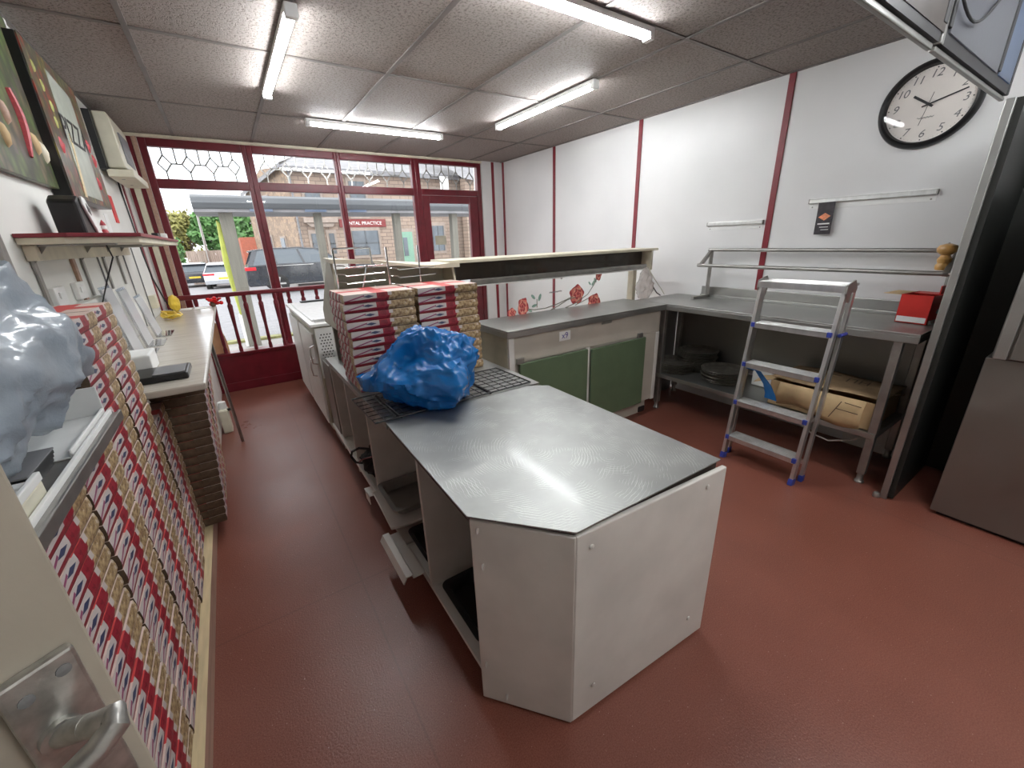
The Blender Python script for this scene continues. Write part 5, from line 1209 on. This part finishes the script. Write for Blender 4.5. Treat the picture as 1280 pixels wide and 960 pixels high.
# cars
def car(x, y, z, L, Wd, hh, rot, m_, label, name='parked_car'):
    t = thing(name, label, 'car', (x, y, z), rot, None)
    kx = L/4.78; kz = hh/1.66
    def loft(secs, nm, mm, bev):
        m = MB(); n = len(secs[0][2]); vs = []
        for (y0_, k_, pf) in secs: vs += [(p[0]*kx, y0_, p[1]*kz) for p in pf]
        q = len(secs); fs = [tuple(range(n-1, -1, -1)), tuple(range((q-1)*n, q*n))]
        for j in range(q-1): fs += [(j*n+i, j*n+(i+1) % n, (j+1)*n+(i+1) % n, (j+1)*n+i) for i in range(n)]
        m.add(vs, fs); return m.build(nm, mm, t, local=True, bevel=bev)
    low = [(.03, .30), (-.03, .55), (-.01, .92), (.10, 1.06), (1.4, 1.09), (3.30, 1.06), (3.9, 1.02), (4.5, .92), (4.76, .72), (4.78, .34)]
    low2 = [(x*.985+.03, z*.985+.01) for x, z in low]
    loft([(-Wd/2, 0, low2), (-Wd/2+.05, 0, low), (Wd/2-.05, 0, low), (Wd/2, 0, low2)], 'body', m_, .03)
    a0 = Wd/2-.06; a1 = Wd/2-.24
    bot = [(.14, 1.05), (3.42, 1.05)]; topx = [(.42, 1.56), (.90, 1.61), (1.9, 1.62), (2.55, 1.55)]
    vs = []
    for sg_ in (-1, 1): vs += [(x*kx, sg_*a0, z*kz) for x, z in bot]+[(x*kx, sg_*a1, z*kz) for x, z in reversed(topx)]
    n = 6; fs = [(5, 4, 3, 2, 1, 0), (6, 7, 8, 9, 10, 11)]+[(i, (i+1) % 6, (i+1) % 6+6, i+6) for i in range(6)]
    MB().add(vs, fs).build('windows', 'carglass', t, local=True)
    vs = []
    for sg_ in (-1, 1): vs += [(x*kx, sg_*(a1+.02), (z+.005)*kz) for x, z in [(.24, 1.50)]+topx]+[(x*kx, sg_*(a1-.0), (z+.045)*kz) for x, z in reversed([(.22, 1.52)]+topx)]
    n = 10; fs = [tuple(range(9, -1, -1)), tuple(range(10, 20))]+[(i, (i+1) % n, (i+1) % n+n, i+n) for i in range(n)]
    MB().add(vs, fs).build('roof', m_, t, local=True, bevel=.015)
    for sg_ in (-1, 1):
        for (xb, xt) in ((.20, .44), (1.05, 1.0), (2.0, 1.85), (3.36, 2.55)):
            MB().bar((xb*kx, sg_*(a0+.004), 1.05*kz), (xt*kx, sg_*(a1+.006), 1.58*kz), .07 if xb > .5 else .16, .03, up=(0, sg_, 0)).build('pillar', m_, t, local=True)
    for wx in (.98, 3.85):
        for sy in (-1, 1):
            yy = sy*(Wd/2-.085); T2 = Matrix.Translation((wx*kx, yy, .36*kz)) @ Matrix.Rotation(PI/2*(1 if sy < 0 else -1), 4, 'X')
            w1 = MB().lathe([(.2, -.10), (.34, -.11), (.375, -.07), (.375, .07), (.34, .115), (.26, .115), (.25, .09)], (0, 0, 0), 28, T2).build('wheel', 'tyre', t, local=True, smooth=True)
            h_ = MB()
            for k in range(5):
                a_ = 2*PI*k/5; h_.add([T2 @ Vector(v) for v in ((.03*math.cos(a_+1.5), .03*math.sin(a_+1.5), .10), (.26*math.cos(a_+.12), .26*math.sin(a_+.12), .112), (.26*math.cos(a_-.12), .26*math.sin(a_-.12), .112), (.03*math.cos(a_-1.5), .03*math.sin(a_-1.5), .10))], [(0, 1, 2, 3)])
            h_.build('rim', 'alu', w1, local=True)
    for sy in (-1, 1):
        y0_, y1_ = sorted((sy*(Wd/2+.012), sy*(Wd/2-.45))); MB().box(-.035, .36*kx, y0_, y1_, .88*kz, 1.0*kz).build('tail_light', 'taillight', t, local=True, bevel=.02)
    m = MB(); m.box(-.04, -.02, -.26, .26, .62*kz, .74*kz); m.build('number_plate', 'yellow', t, local=True)
    m = MB(); m.box(.9*kx, 2.3*kx, -Wd/2-.02, -Wd/2, 1.0*kz, 1.02*kz); m.build('door_trim', 'alu', t, local=True)
    return t
car(.50, 19.4, -.28, 4.9, 1.9, 1.68, 0, 'carblack', 'dark grey estate car parked across the street behind the shelter', 'parked_car')
car(-1.62, 29.0, -.55, 3.9, 1.75, 1.30, PI/2*1.03, 'carblack', 'small black car facing away at the far left of the street')
car(-.22, 25.0, -.43, 3.9, 1.7, 1.22, PI/2*.97, 'carwhite', 'silver car half hidden by the lime panel of the shelter')
